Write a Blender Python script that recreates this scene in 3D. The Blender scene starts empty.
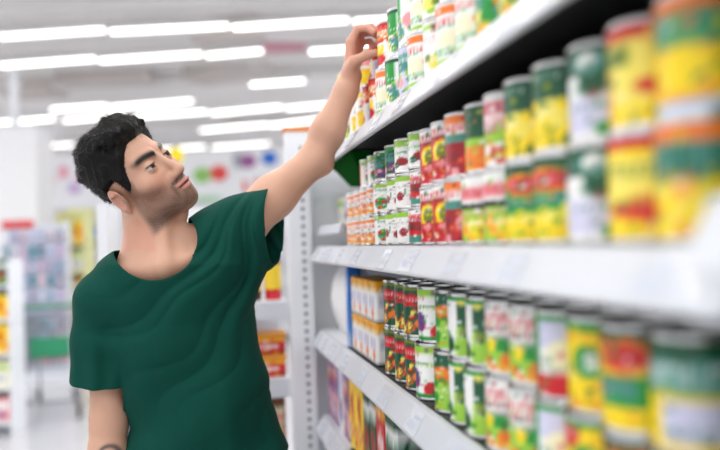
import bpy, math, random
import numpy as np
from mathutils import Vector, Matrix

# ------------------------------------------------------------------ camera
FPX = 700.0
CAMZ = 1.45
YAW = math.atan(150.6 / FPX)
PITCH = math.atan(15.8 / FPX)
ROLL = math.radians(2.0)
scene = bpy.context.scene
COL = scene.collection
C0 = np.array([0.0, 0.0, CAMZ])
Fv = np.array([math.sin(YAW) * math.cos(PITCH), math.cos(YAW) * math.cos(PITCH), math.sin(PITCH)])
R0 = np.array([math.cos(YAW), -math.sin(YAW), 0.0])
U0 = np.cross(R0, Fv)
Rv = R0 * math.cos(ROLL) - U0 * math.sin(ROLL)
Uv = U0 * math.cos(ROLL) + R0 * math.sin(ROLL)
cam_d = bpy.data.cameras.new('camera')
cam = bpy.data.objects.new('camera', cam_d)
COL.objects.link(cam)
cam_d.lens = 36.0 * FPX / 720.0
cam_d.sensor_width = 36.0
cam_d.clip_start = 0.05
cam_d.clip_end = 200
cam_d.dof.use_dof = True
cam_d.dof.focus_distance = 1.44
cam_d.dof.aperture_fstop = 1.3
cam.matrix_world = Matrix(((Rv[0], Uv[0], -Fv[0], C0[0]), (Rv[1], Uv[1], -Fv[1], C0[1]),
                           (Rv[2], Uv[2], -Fv[2], C0[2]), (0, 0, 0, 1)))
scene.camera = cam

# ------------------------------------------------------------------ world, view, large lights
world = bpy.data.worlds.new('world')
scene.world = world
world.use_nodes = True
bg = world.node_tree.nodes['Background']
bg.inputs[0].default_value = (0.95, 0.97, 1.0, 1)
bg.inputs[1].default_value = 1.08
vs = scene.view_settings
vs.view_transform = 'Standard'
vs.look = 'None'
vs.gamma = 1.0
vs.use_curve_mapping = False
vs.exposure = 0.36
LAMP_W = 9.5          # watts of each batten outside the picture
TUBE_E = 3.2           # emission of the diffusers


def pix(px, py, Z):
    return C0 + Z * (Fv + Rv * ((px - 360.0) / FPX) + Uv * ((225.0 - py) / FPX))


def on_z(px, py, z):
    d = Fv + Rv * ((px - 360.0) / FPX) + Uv * ((225.0 - py) / FPX)
    t = (z - CAMZ) / d[2]
    return C0 + d * t


def y_at(px, x):
    """world y where the sight line of image column px crosses the plane world-x = x (at eye height)"""
    d = Fv + Rv * ((px - 360.0) / FPX) + Uv * ((225.0 - 240.0) / FPX)
    return d[1] * x / d[0]


# ------------------------------------------------------------------ helpers
def lin(c):
    return tuple(((v / 12.92) if v <= 0.04045 else ((v + 0.055) / 1.055) ** 2.4) for v in c)


def mat(name, rgb, rough=0.5, metal=0.0, emit=0.0, noise=0.0, nscale=20.0, bump=0.0, spec=0.5, sub=0.0, attr=None, alpha=1.0):
    m = bpy.data.materials.new(name)
    m.use_nodes = True
    nt = m.node_tree
    b = nt.nodes['Principled BSDF']
    c = lin(rgb)
    b.inputs['Base Color'].default_value = (*c, 1)
    b.inputs['Roughness'].default_value = rough
    b.inputs['Metallic'].default_value = metal
    b.inputs['Specular IOR Level'].default_value = spec
    if alpha < 1:
        b.inputs['Alpha'].default_value = alpha
    if sub:
        b.inputs['Subsurface Weight'].default_value = sub
        b.inputs['Subsurface Radius'].default_value = (0.012, 0.005, 0.003)
        b.inputs['Subsurface Scale'].default_value = 0.6
    if emit:
        b.inputs['Emission Color'].default_value = (*c, 1)
        b.inputs['Emission Strength'].default_value = emit
    src = None
    if attr:
        a = nt.nodes.new('ShaderNodeAttribute')
        a.attribute_name = attr
        src = a.outputs['Color']
        nt.links.new(src, b.inputs['Base Color'])
    if noise or bump:
        tc = nt.nodes.new('ShaderNodeTexCoord')
        n = nt.nodes.new('ShaderNodeTexNoise')
        n.inputs['Scale'].default_value = nscale
        n.inputs['Detail'].default_value = 4
        nt.links.new(tc.outputs['Object'], n.inputs['Vector'])
        if noise:
            mx = nt.nodes.new('ShaderNodeMix')
            mx.data_type = 'RGBA'
            mx.blend_type = 'MULTIPLY'
            mx.inputs[0].default_value = noise
            if src:
                nt.links.new(src, mx.inputs[6])
            else:
                mx.inputs[6].default_value = (*c, 1)
            cr = nt.nodes.new('ShaderNodeValToRGB')
            cr.color_ramp.elements[0].color = (0.35, 0.35, 0.35, 1)
            cr.color_ramp.elements[1].color = (1.0, 1.0, 1.0, 1)
            cr.color_ramp.elements[0].position = 0.3
            cr.color_ramp.elements[1].position = 0.7
            nt.links.new(n.outputs['Fac'], cr.inputs['Fac'])
            nt.links.new(cr.outputs['Color'], mx.inputs[7])
            nt.links.new(mx.outputs[2], b.inputs['Base Color'])
        if bump:
            bp = nt.nodes.new('ShaderNodeBump')
            bp.inputs['Strength'].default_value = bump
            bp.inputs['Distance'].default_value = 0.002
            nt.links.new(n.outputs['Fac'], bp.inputs['Height'])
            nt.links.new(bp.outputs['Normal'], b.inputs['Normal'])
    return m


MC = {}


def flat(rgb, rough=0.5):
    k = (tuple(round(v, 2) for v in rgb), rough)
    if k not in MC:
        MC[k] = mat('paint_%02x%02x%02x' % tuple(int(255 * v) for v in k[0]), rgb, rough, noise=0.08, nscale=30)
    return MC[k]


class MB:
    def __init__(s):
        s.v, s.f = [], []

    def raw(s, V, F):
        n = len(s.v)
        s.v += [tuple(float(t) for t in p) for p in V]
        s.f += [tuple(i + n for i in q) for q in F]
        return s

    def box(s, x0, x1, y0, y1, z0, z1):
        V = [(x0, y0, z0), (x1, y0, z0), (x1, y1, z0), (x0, y1, z0), (x0, y0, z1), (x1, y0, z1), (x1, y1, z1), (x0, y1, z1)]
        return s.raw(V, [(0, 3, 2, 1), (4, 5, 6, 7), (0, 1, 5, 4), (1, 2, 6, 5), (2, 3, 7, 6), (3, 0, 4, 7)])

    def prism(s, prof, axis, a, b):
        """extrude closed 2-D profile along axis ('x','y','z') from a to b"""
        n = len(prof)
        def P(p, t):
            if axis == 'y':
                return (p[0], t, p[1])
            if axis == 'x':
                return (t, p[0], p[1])
            return (p[0], p[1], t)
        V = [P(p, a) for p in prof] + [P(p, b) for p in prof]
        F = [(i, (i + 1) % n, n + (i + 1) % n, n + i) for i in range(n)]
        F += [tuple(range(n - 1, -1, -1)), tuple(range(n, 2 * n))]
        return s.raw(V, F)

    def lathe(s, prof, seg=24, c=(0, 0, 0)):
        n = len(prof)
        V = []
        for r, z in prof:
            for k in range(seg):
                t = 2 * math.pi * k / seg
                V.append((c[0] + r * math.cos(t), c[1] + r * math.sin(t), c[2] + z))
        F = []
        for i in range(n - 1):
            for k in range(seg):
                k2 = (k + 1) % seg
                F.append((i * seg + k, i * seg + k2, (i + 1) * seg + k2, (i + 1) * seg + k))
        F.append(tuple(range(seg - 1, -1, -1)))
        F.append(tuple((n - 1) * seg + k for k in range(seg)))
        return s.raw(V, F)

    def tube(s, pts, r, seg=8):
        pts = [np.array(p, float) for p in pts]
        n = len(pts)
        V, F = [], []
        up = np.array([0.3, 0.2, 0.9])
        for i, p in enumerate(pts):
            d = pts[min(i + 1, n - 1)] - pts[max(i - 1, 0)]
            d /= np.linalg.norm(d) + 1e-9
            a = np.cross(d, up)
            if np.linalg.norm(a) < 1e-3:
                a = np.cross(d, [1, 0, 0])
            a /= np.linalg.norm(a)
            b = np.cross(d, a)
            rr = r[i] if hasattr(r, '__len__') else r
            for k in range(seg):
                t = 2 * math.pi * k / seg
                V.append(p + rr * (a * math.cos(t) + b * math.sin(t)))
        for i in range(n - 1):
            for k in range(seg):
                k2 = (k + 1) % seg
                F.append((i * seg + k, (i + 1) * seg + k, (i + 1) * seg + k2, i * seg + k2))
        F.append(tuple(range(seg)))
        F.append(tuple((n - 1) * seg + k for k in range(seg - 1, -1, -1)))
        return s.raw(V, F)

    def mesh(s, name, m, smooth=False, bevel=0):
        me = bpy.data.meshes.new(name)
        me.from_pydata(s.v, [], s.f)
        if m:
            me.materials.append(m)
        if smooth:
            me.shade_smooth()
            try:
                me.set_sharp_from_angle(angle=0.7)
            except Exception:
                pass
        me.update()
        return me

    def build(s, name, m, parent=None, smooth=False, bevel=0.0):
        o = bpy.data.objects.new(name, s.mesh(name, m, smooth))
        COL.objects.link(o)
        if parent:
            o.parent = parent
        if bevel:
            md = o.modifiers.new('bevel', 'BEVEL')
            md.width = bevel
            md.segments = 2
            md.limit_method = 'ANGLE'
        return o


def tag(o, label, cat, group=None):
    o['label'] = label
    o['category'] = cat
    if group:
        o['group'] = group
    return o


def empty(name, loc, rz=0.0, label=None, cat=None, group=None):
    o = bpy.data.objects.new(name, None)
    COL.objects.link(o)
    o.empty_display_size = 0.1
    o.location = [float(v) for v in loc]
    o.rotation_euler = (0, 0, rz)
    if label:
        tag(o, label, cat, group)
    return o


def structure(o, label=None):
    o['kind'] = 'structure'
    if label:
        o['label'] = label
    return o


ORD = ['first', 'second', 'third', 'fourth', 'fifth', 'sixth', 'seventh', 'eighth', 'ninth', 'tenth', 'eleventh', 'twelfth',
       'thirteenth', 'fourteenth', 'fifteenth', 'sixteenth', 'seventeenth', 'eighteenth', 'nineteenth', 'twentieth',
       'twenty-first', 'twenty-second', 'twenty-third', 'twenty-fourth', 'twenty-fifth', 'twenty-sixth', 'twenty-seventh',
       'twenty-eighth', 'twenty-ninth', 'thirtieth']

M_white = mat('white_enamel', (0.93, 0.94, 0.96), 0.32, noise=0.05, nscale=6)
M_rail = mat('white_price_rail', (0.80, 0.815, 0.845), 0.3, noise=0.04, nscale=9)
M_dark = mat('dark_steel_and_shade', (0.16, 0.16, 0.165), 0.5, noise=0.2, nscale=12)  # shade inside the shelving put into this grey; plain dark parts share it
M_steel = mat('tin_steel', (0.80, 0.80, 0.80), 0.28, metal=0.9, noise=0.1, nscale=40)
M_print = mat('printed_paper', (1, 1, 1), 0.38, attr='print')
M_tagp = mat('price_tag_paper', (0.82, 0.835, 0.865), 0.12)
M_tagt = mat('price_tag_ink', (0.75, 0.78, 0.84), 0.4)
M_black = mat('slot_grey', (0.50, 0.51, 0.54), 0.7, noise=0.1)
M_chrome = mat('chrome_wire', (0.52, 0.53, 0.56), 0.35, metal=0.5, noise=0.05)
M_tyre = mat('grey_rubber', (0.2, 0.2, 0.21), 0.7, noise=0.1)

# ------------------------------------------------------------------ the hall
CEIL = 4.0
floor = MB().box(-14, 14, -6, 30, -0.1, 0).build('floor', mat('pale_vinyl', (0.80, 0.80, 0.82), 0.22, noise=0.06, nscale=1.5))
structure(floor, 'pale grey polished shop floor')
ceil = MB().box(-14, 14, -6, 30, CEIL, CEIL + 0.1).build('ceiling', mat('ceiling_paint', (0.93, 0.92, 0.915), 0.8, noise=0.15, nscale=0.6))
structure(ceil, 'grey painted hall ceiling')
wall = MB().box(-14, 14, 26, 26.2, 0, CEIL).build('wall_back', mat('wall_paint', (0.93, 0.93, 0.94), 0.7, noise=0.05, nscale=0.7))
structure(wall, 'white wall at the far end of the shop')

# ceiling lights, each backprojected to its own place under the ceiling
M_diff = mat('lit_diffuser', (1.0, 0.99, 0.97), 0.5, emit=TUBE_E)
M_hous = mat('batten_housing', (0.88, 0.88, 0.88), 0.5, noise=0.05)
rows = [
    ('nearest', [(-112, 43, -4, 36), (0, 36, 105, 29), (110, 31, 229, 25), (232, 27, 349, 19), (353, 21, 470, 13)]),
    ('second', [(-100, 72, -4, 65), (0, 65, 95, 58), (99, 60, 202, 53), (206, 55, 263, 50), (309, 51, 400, 45)]),
    ('third', [(250, 84, 305, 80)]),
    ('fourth', [(51, 109, 107, 105), (110, 107, 193, 100)]),
    ('fifth', [(-20, 124, 54, 118), (64, 120, 125, 115), (135, 116, 207, 111), (211, 113, 282, 106), (286, 108, 350, 102)]),
    ('sixth', [(200, 130, 268, 124), (270, 125, 320, 119)]),
    ('farthest', [(33, 147, 73, 144), (150, 150, 205, 146), (212, 147, 270, 143)]),
]
ZL = 3.80


def batten(p, q, label, group, watts=0.0):
    p, q = np.array(p), np.array(q)
    c = (p + q) / 2
    d = q - p
    L = float(np.linalg.norm(d[:2]))
    rz = math.atan2(d[1], d[0])
    t = empty('ceiling_light', (c[0], c[1], ZL), rz, label, 'ceiling light', group)
    MB().prism([(-0.045, 0.0), (0.045, 0.0), (0.03, 0.05), (-0.03, 0.05)], 'x', -L / 2, L / 2).build('housing', M_hous, t)
    prof = [(0.034 * math.cos(a), -0.030 * math.sin(a)) for a in np.linspace(0, math.pi, 9)]
    MB().prism([(a, b - 0.001) for a, b in prof], 'x', -L / 2 + .02, L / 2 - .02).build('diffuser', M_diff, t, True)
    for sx in (-L * .35, L * .35):
        MB().tube([(sx, 0, 0.05), (sx, 0, CEIL - ZL)], 0.006, 6).build('hanger', M_hous, t)
    if watts:
        ld = bpy.data.lights.new('batten_glow', 'AREA')
        ld.shape = 'RECTANGLE'
        ld.size = L
        ld.size_y = 0.10
        ld.energy = watts
        ld.color = (1.0, 0.985, 0.96)
        lo = bpy.data.objects.new('batten_glow', ld)
        COL.objects.link(lo)
        lo.parent = t
        lo.location = (0, 0, -0.045)


POS5 = ['leftmost', 'second from left', 'third from left', 'fourth from left', 'rightmost']
for rname, segs in rows:
    for i, s in enumerate(segs):
        nm = 'only' if len(segs) == 1 else POS5[i] if i < len(segs) - 1 else 'rightmost'
        batten(on_z(s[0], s[1], ZL), on_z(s[2], s[3], ZL),
               'lit white tube light, %s of the %s row on the ceiling' % (nm, rname), 'ceiling tube lights')
# the same rows go on over the aisle itself, above the picture
dirL = on_z(229, 25, ZL) - on_z(110, 31, ZL)
dirL = dirL / np.linalg.norm(dirL)
for j, yy in enumerate((-2.2, -0.6, 1.0, 2.6, 4.2, 5.8)):
    for i, xx in enumerate((-3.4, -1.7, 0.0, 1.7)):
        c = np.array([xx, yy, ZL])
        batten(c - dirL * .75, c + dirL * .75, 'lit white tube light, %s of the %s row over the aisle' % (POS5[i] if i < 3 else 'rightmost', ORD[j]),
               'tube lights over the aisle', LAMP_W)

for j, yy in enumerate((8.0, 10.6, 13.2, 15.8, 18.4)):  # unseen battens added out of view to raise the ambient light
    for i, xx in enumerate((-8.4, -6.6, 5.2, 7.2)):
        c = np.array([xx - (.5 * j if xx < 0 else 0), yy, ZL])
        batten(c - dirL * .75, c + dirL * .75, 'added unseen fill tube light over the side aisles, %s row back, %s' % (ORD[j], POS5[i] if i < 3 else 'rightmost'),
               'added fill lights over the side aisles', 46.0)

# beams, ducts and a painted pink reflection under the ceiling
M_beam = mat('beam_grey', (0.88, 0.87, 0.865), 0.7, noise=0.15, nscale=2)
M_duct = mat('duct_grey', (0.80, 0.77, 0.755), 0.6, noise=0.2, nscale=2)


def bar_between(name, p, q, w, h, m, label, cat, group=None):
    p, q = np.array(p), np.array(q)
    d = q - p
    L = float(np.linalg.norm(d[:2]))
    o = MB().box(-L / 2, L / 2, -w / 2, w / 2, 0, h).build(name, m, None, False, 0.01)
    c = (p + q) / 2
    o.location = (c[0], c[1], p[2])
    o.rotation_euler = (0, 0, math.atan2(d[1], d[0]))
    return tag(o, label, cat, group)


for k, y0 in enumerate((14, 45, 72, 92, 137)):
    nm = ['nearest', 'second', 'third', 'fourth', 'farthest'][k]
    bar_between('ceiling_beam', on_z(-200, y0 + 9, CEIL - .16), on_z(480, y0 - 22, CEIL - .16), 0.22, 0.158, M_beam,
                'grey ceiling beam, %s of five crossing the hall' % nm, 'beam', 'ceiling beams')
for k, (x0, ya, x1, yb, w) in enumerate(((196, 44, 262, 38, .35), (195, 84, 262, 72, .5), (60, 86, 150, 82, .4), (8, 98, 60, 95, .5))):
    bar_between('air_duct', on_z(x0, ya, CEIL - .22), on_z(x1, yb, CEIL - .22), w, 0.218, M_duct,
                ['short brown-grey duct box behind the nearest light row', 'brown-grey duct box above the raised arm side, behind second light row',
                 'grey duct box above the dark-haired head', 'grey duct box above the white partition block'][k], 'duct')
tag(MB().box(-.9, .9, -.12, .12, 0, .1).build('ceiling_reflection', flat((0.85, 0.62, 0.68))), 'pink light reflection painted as a panel under the ceiling between two tube lights', 'panel')  # pink reflection between the lights, given as a coloured box
_c = on_z(284, 53, CEIL - .1)
o = bpy.data.objects['ceiling_reflection']
o.location = _c
o.scale = (.3, 1, 1)

# ------------------------------------------------------------------ prints for packaging
WHITE = (0.95, 0.95, 0.94)
PAL = dict(white=WHITE, cream=(0.95, 0.93, 0.80), yellow=(0.98, 0.85, 0.05), lyellow=(0.97, 0.90, 0.40), orange=(0.93, 0.48, 0.15), red=(0.80, 0.08, 0.12),
           dred=(0.60, 0.06, 0.12), pink=(0.93, 0.62, 0.65), green=(0.10, 0.58, 0.22), dgreen=(0.03, 0.32, 0.20), lgreen=(0.60, 0.80, 0.25),
           teal=(0.25, 0.55, 0.50), blue=(0.10, 0.45, 0.85), lilac=(0.82, 0.82, 0.92), purple=(0.42, 0.22, 0.50), black=(0.07, 0.08, 0.07),
           brown=(0.45, 0.25, 0.12), grey=(0.62, 0.64, 0.64), olive=(0.42, 0.50, 0.14), lblue=(0.66, 0.76, 0.92), amber=(0.95, 0.66, 0.14))


class Canvas:
    """small print laid out in u (0..1 across one face of the label) and v (0..1 upward)"""
    W, H = 96, 96

    def __init__(s, base):
        s.a = np.zeros((s.H, s.W, 3))
        s.a[:] = PAL[base]
        s.v, s.u = np.meshgrid((np.arange(s.H) + .5) / s.H, (np.arange(s.W) + .5) / s.W, indexing='ij')

    def put(s, m, c):
        s.a[m] = PAL[c]
        return s

    def rect(s, u0, u1, v0, v1, c):
        return s.put((s.u >= u0) & (s.u < u1) & (s.v >= v0) & (s.v < v1), c)

    def band(s, v0, v1, c):
        return s.rect(0, 1, v0, v1, c)

    def ell(s, u, v, ru, rv, c):
        return s.put(((s.u - u) / ru) ** 2 + ((s.v - v) / rv) ** 2 < 1, c)

    def specks(s, u0, u1, v0, v1, cols, n, r, seed):
        g = random.Random(seed)
        for _ in range(n):
            rr = r * g.uniform(.6, 1.3)
            s.ell(g.uniform(u0, u1), g.uniform(v0, v1), rr, rr, g.choice(cols))
        return s

    def text(s, u0, u1, v, h, c, seed=1):
        g = random.Random(seed)
        u = u0
        while u < u1:
            w = g.uniform(.02, .05)
            s.rect(u, u + .018, v - h / 2, v + h / 2, c)
            s.rect(u, u + w, v + h / 2 - h * .25, v + h / 2, c) if g.random() < .6 else s.rect(u, u + w, v - h / 2, v - h / 2 + h * .25, c)
            u += w + .025
        return s

    def sample(s, u, v, blur=1):
        i = np.clip((v * s.H).astype(int), 0, s.H - 1)
        j = np.clip((u * s.W).astype(int), 0, s.W - 1)
        out = np.zeros((len(u), 3))
        k = 0
        for di in (-blur, 0, blur):
            for dj in (-blur, 0, blur):
                out += s.a[np.clip(i + di, 0, s.H - 1), np.clip(j + dj, 0, s.W - 1)]
                k += 1
        return out / k


def set_print(me, cols):
    a = me.color_attributes.new('print', 'FLOAT_COLOR', 'POINT')
    lc = np.where(cols <= 0.04045, cols / 12.92, ((cols + 0.055) / 1.055) ** 2.4)
    a.data.foreach_set('color', np.hstack([lc, np.ones((len(cols), 1))]).astype(np.float32).ravel())


D = {}


def design(key, desc, cv):
    # small print: lines of text and flecks in colours taken from the print itself
    g = random.Random(key)
    cols = [tuple(cv.a[g.randrange(cv.H), g.randrange(cv.W)]) for _ in range(6)] + [PAL['white'], PAL['dgreen']]
    for i in range(26):
        PAL['_'] = g.choice(cols)
        cv.ell(g.random(), g.uniform(.05, .95), g.uniform(.015, .05), g.uniform(.012, .035), '_')
    for i in range(3):
        PAL['_'] = g.choice(cols)
        u = g.uniform(.05, .5)
        cv.text(u, u + g.uniform(.25, .45), g.uniform(.1, .9), .05, '_', i)
    D[key] = (desc, cv)


C = Canvas
design('orange_veg', 'orange and white vegetable', C('white').band(0, .14, 'amber').specks(.1, .9, .12, .5, ['orange', 'amber', 'pink', 'orange'], 26, .07, 3).band(.80, .93, 'orange').text(.2, .8, .66, .12, 'red', 2).rect(0, .06, 0, 1, 'orange'))
design('orange_edge', 'white can with an orange edge stripe', C('white').rect(0, .25, 0, 1, 'orange').ell(.6, .3, .18, .22, 'green').specks(.4, .9, .1, .4, ['red', 'green', 'purple'], 12, .06, 5).band(.88, 1, 'lgreen'))
design('cherry', 'white can with green top and cherries', C('white').band(.82, 1, 'lgreen').ell(.38, .34, .10, .14, 'dred').ell(.68, .30, .10, .14, 'dred').rect(.48, .52, .42, .62, 'green').text(.2, .8, .66, .08, 'grey', 4).rect(0, .08, 0, .8, 'dgreen'))
design('dark_olive', 'dark green can with purple olives', C('dgreen').band(.86, 1, 'green').specks(.1, .9, .5, .85, ['olive', 'dgreen', 'teal'], 20, .09, 6).specks(.1, .9, .05, .4, ['purple', 'pink', 'dgreen'], 18, .08, 7).band(0, .05, 'white'))
design('green_white', 'white can with pale green top', C('white').band(.78, 1, 'lgreen').ell(.6, .3, .15, .14, 'dred').ell(.45, .2, .1, .1, 'dgreen').text(.2, .8, .6, .08, 'green', 8))
design('red_teal', 'red can with teal foot band', C('red').band(0, .22, 'teal').band(.85, 1, 'white').ell(.5, .55, .3, .2, 'dred').text(.15, .85, .75, .12, 'white', 9))
design('red_bean', 'red bean can with white top and yellow figure', C('red').band(.78, 1, 'white').band(.72, .80, 'dred').ell(.5, .52, .22, .2, 'yellow').ell(.5, .50, .12, .14, 'olive').specks(.05, .95, .02, .36, ['dred', 'red', 'pink', 'orange', 'dred'], 40, .06, 10).text(.15, .85, .88, .1, 'red', 3))
design('red_teal_band', 'red bean can with teal and white band', C('dred').band(.86, 1, 'orange').band(.62, .86, 'white').band(.55, .70, 'teal').specks(.05, .95, .02, .45, ['red', 'dred', 'pink'], 36, .06, 11).text(.1, .9, .8, .1, 'red', 6).ell(.7, .3, .12, .16, 'pink'))
design('orange_green', 'green can with orange stripe and orange ball', C('green').rect(0, .18, 0, 1, 'orange').rect(.18, 1, .45, 1, 'dgreen').rect(.18, 1, 0, .42, 'amber').ell(.6, .22, .3, .22, 'orange').ell(.75, .75, .1, .12, 'lgreen').rect(.18, 1, .38, .5, 'lgreen'))
design('pink_top', 'yellow-green can with pink top panel', C('lgreen').rect(0, 1, .58, 1, 'white').rect(.1, .9, .65, .85, 'pink').text(.15, .85, .75, .12, 'red', 7).band(.5, .58, 'black').specks(0, 1, .02, .45, ['lyellow', 'yellow', 'lgreen', 'amber'], 30, .08, 12))
design('mexican', 'white and pink mixed-vegetable can', C('white').band(.72, .94, 'pink').text(.08, .92, .83, .14, 'dred', 8).text(.08, .92, .62, .1, 'red', 9).band(.3, .52, 'lgreen').specks(0, 1, .02, .34, ['yellow', 'green', 'amber', 'red', 'lgreen'], 40, .06, 13).band(.5, .56, 'grey'))
design('corn_dark', 'dark green over yellow sweetcorn', C('yellow').band(.52, 1, 'dgreen').rect(.75, 1, .5, 1, 'teal').specks(0, 1, .28, .56, ['yellow', 'lyellow', 'yellow'], 26, .09, 14).specks(.1, .9, .03, .2, ['olive', 'dgreen', 'yellow'], 12, .07, 15).band(.93, 1, 'dgreen'))
design('corn_oval', 'green sweetcorn can with orange-red oval', C('green').band(.88, 1, 'dgreen').ell(.5, .74, .38, .16, 'orange').ell(.5, .74, .30, .10, 'red').text(.25, .75, .74, .08, 'pink', 10).rect(.05, .95, .46, .56, 'teal').band(0, .34, 'yellow').specks(0, 1, .26, .4, ['yellow', 'lyellow'], 14, .07, 16))
design('white_emblem', 'white can with dark green top and emblem', C('white').band(.70, 1, 'dgreen').ell(.5, .82, .22, .12, 'teal').ell(.45, .84, .1, .08, 'white').rect(.36, .64, .48, .72, 'dgreen').ell(.5, .48, .08, .05, 'brown').rect(.1, .9, .05, .44, 'lilac').ell(.7, .08, .2, .1, 'green'))
design('yellow_red', 'yellow can with red top rim and red band', C('yellow').band(.88, 1, 'red').rect(.1, .9, .40, .78, 'lyellow').text(.12, .88, .66, .16, 'olive', 11).ell(.55, .28, .42, .1, 'red').text(.2, .9, .28, .08, 'orange', 12).band(0, .14, 'yellow'))
design('yellow_pale', 'pale yellow can with red blob', C('lyellow').band(.86, 1, 'red').rect(.1, .4, .6, .8, 'olive').ell(.65, .38, .22, .10, 'red').rect(.55, .95, .6, .82, 'lyellow').band(0, .2, 'yellow').rect(0, .2, 0, .55, 'amber'))
design('corn_letters', 'yellow sweetcorn can with dark green lettering', C('yellow').band(.84, 1, 'orange').rect(.02, .98, .48, .84, 'teal').text(.05, .95, .66, .3, 'dgreen', 13).specks(0, 1, .02, .44, ['yellow', 'amber', 'yellow', 'lyellow'], 30, .1, 17))
design('corn_big', 'yellow can with a big corn cob', C('yellow').band(.72, 1, 'orange').rect(.1, .98, .56, .86, 'teal').text(.1, .95, .7, .22, 'green', 14).ell(.55, .32, .4, .24, 'amber').ell(.55, .34, .34, .2, 'yellow').band(0, .06, 'lblue'))
design('green_plain', 'bright green can with yellow foot', C('lgreen').band(.6, 1, 'green').band(0, .25, 'yellow').ell(.5, .5, .25, .2, 'olive').text(.2, .8, .8, .12, 'white', 15))
# upper shelf
design('up_yellow', 'white and yellow can with a brown bottle', C('white').rect(.5, .95, .1, .5, 'yellow').rect(.2, .36, .1, .7, 'brown').band(.86, 1, 'lyellow').rect(.6, .9, .6, .8, 'pink'))
design('up_red', 'red-topped can with yellow and blue pictures', C('white').band(.55, 1, 'red').rect(.1, .9, .64, .86, 'orange').text(.15, .85, .76, .14, 'white', 16).rect(.1, .45, .08, .5, 'yellow').rect(.6, .82, .05, .5, 'lblue').ell(.3, .15, .2, .12, 'red'))
design('up_white', 'white can with small red lettering', C('white').band(.84, .97, 'orange').text(.15, .85, .70, .12, 'red', 17).ell(.5, .4, .26, .16, 'cream').text(.2, .8, .2, .08, 'green', 18).band(0, .06, 'lgreen'))
design('up_green', 'white and green can with red spot', C('white').rect(.1, .5, .45, .95, 'green').specks(.1, .9, .1, .5, ['lgreen', 'lyellow', 'teal'], 18, .08, 19).ell(.7, .45, .16, .14, 'pink').band(.92, 1, 'dgreen'))
design('up_teal', 'pale teal can with pink dots', C('lilac').rect(.2, .8, .5, .9, 'teal').specks(.1, .9, .08, .5, ['pink', 'white', 'lgreen', 'teal'], 22, .08, 20).text(.2, .8, .75, .1, 'white', 19))
design('up_lime', 'white can with lime pears', C('white').specks(.15, .85, .08, .45, ['lgreen', 'lyellow', 'olive'], 14, .11, 21).text(.15, .85, .68, .12, 'pink', 20).band(.86, .95, 'lgreen').rect(.4, .6, .8, .95, 'brown'))
design('up_tealyellow', 'teal can with yellow fruit', C('teal').specks(.1, .9, .05, .45, ['yellow', 'amber', 'lyellow', 'green'], 16, .11, 22).rect(.1, .9, .55, .85, 'lgreen').text(.15, .85, .7, .16, 'white', 21).rect(0, .07, 0, 1, 'white'))
# lower shelf
design('lo_green_red', 'dark green ready-meal can with red banner', C('dgreen').ell(.5, .72, .46, .14, 'red').text(.15, .85, .73, .08, 'white', 22).specks(.05, .95, .05, .5, ['amber', 'orange', 'dred', 'dgreen', 'lyellow'], 36, .08, 23).band(.92, 1, 'olive'))
design('lo_white_green', 'white can with green border and red corner', C('white').band(.86, 1, 'lgreen').rect(0, .1, 0, 1, 'green').ell(.35, .35, .16, .2, 'purple').ell(.78, .16, .2, .16, 'red').text(.25, .85, .65, .1, 'lgreen', 23).band(0, .07, 'green'))
design('lo_green_orange', 'light green can with orange tomato and dark top', C('lgreen').band(.75, 1, 'dgreen').ell(.5, .66, .3, .12, 'orange').specks(.05, .95, .05, .5, ['green', 'lgreen', 'olive'], 26, .09, 24).rect(.75, 1, 0, 1, 'white'))
design('lo_sprouts', 'green and white can with sprouts', C('white').rect(.42, 1, .3, 1, 'dgreen').specks(.45, 1, .05, .42, ['lgreen', 'olive', 'lgreen'], 18, .12, 25).ell(.15, .2, .2, .2, 'dgreen').rect(.05, .4, .45, .9, 'white').band(.93, 1, 'green').ell(.5, .9, .08, .05, 'lyellow'))
design('lo_redwhite', 'white can with red lettering and orange vegetables', C('white').band(.64, .94, 'white').rect(0, .06, 0, 1, 'dred').text(.08, .95, .80, .16, 'red', 24).text(.08, .95, .64, .1, 'dred', 25).band(.42, .56, 'grey').specks(0, 1, .1, .44, ['lgreen', 'yellow', 'lgreen', 'green'], 34, .09, 26).specks(0, 1, .02, .2, ['orange', 'amber', 'yellow'], 20, .08, 27))
design('lo_palegreen', 'pale green can with red foot', C('white').rect(0, .3, 0, 1, 'green').rect(.3, 1, .6, 1, 'lilac').ell(.6, .5, .2, .2, 'cream').ell(.55, .14, .4, .14, 'red').band(.92, 1, 'green'))
design('lo_yellow_red', 'yellow can with red spot and green drop', C('yellow').ell(.2, .84, .2, .16, 'red').text(.1, .9, .84, .12, 'white', 41).ell(.45, .5, .18, .24, 'green').ell(.5, .54, .07, .1, 'white').specks(.5, 1, .1, .6, ['amber', 'lyellow', 'lgreen', 'olive', 'yellow'], 22, .07, 42).ell(.25, .14, .22, .12, 'red').specks(0, 1, 0, .1, ['red', 'pink', 'green'], 12, .06, 43).rect(.4, 1, .8, 1, 'yellow').band(.94, 1, 'green'))
design('lo_yellow_green', 'yellow can with green leaf shapes', C('yellow').band(.90, 1, 'green').rect(.12, .26, .2, .72, 'green').ell(.55, .55, .16, .2, 'green').ell(.58, .56, .07, .1, 'white').text(.3, .95, .82, .1, 'amber', 44).ell(.85, .35, .12, .2, 'green').specks(.3, 1, .05, .4, ['yellow', 'lyellow', 'amber', 'olive'], 20, .07, 45).specks(0, 1, .02, .25, ['yellow', 'amber'], 12, .1, 28))
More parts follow.
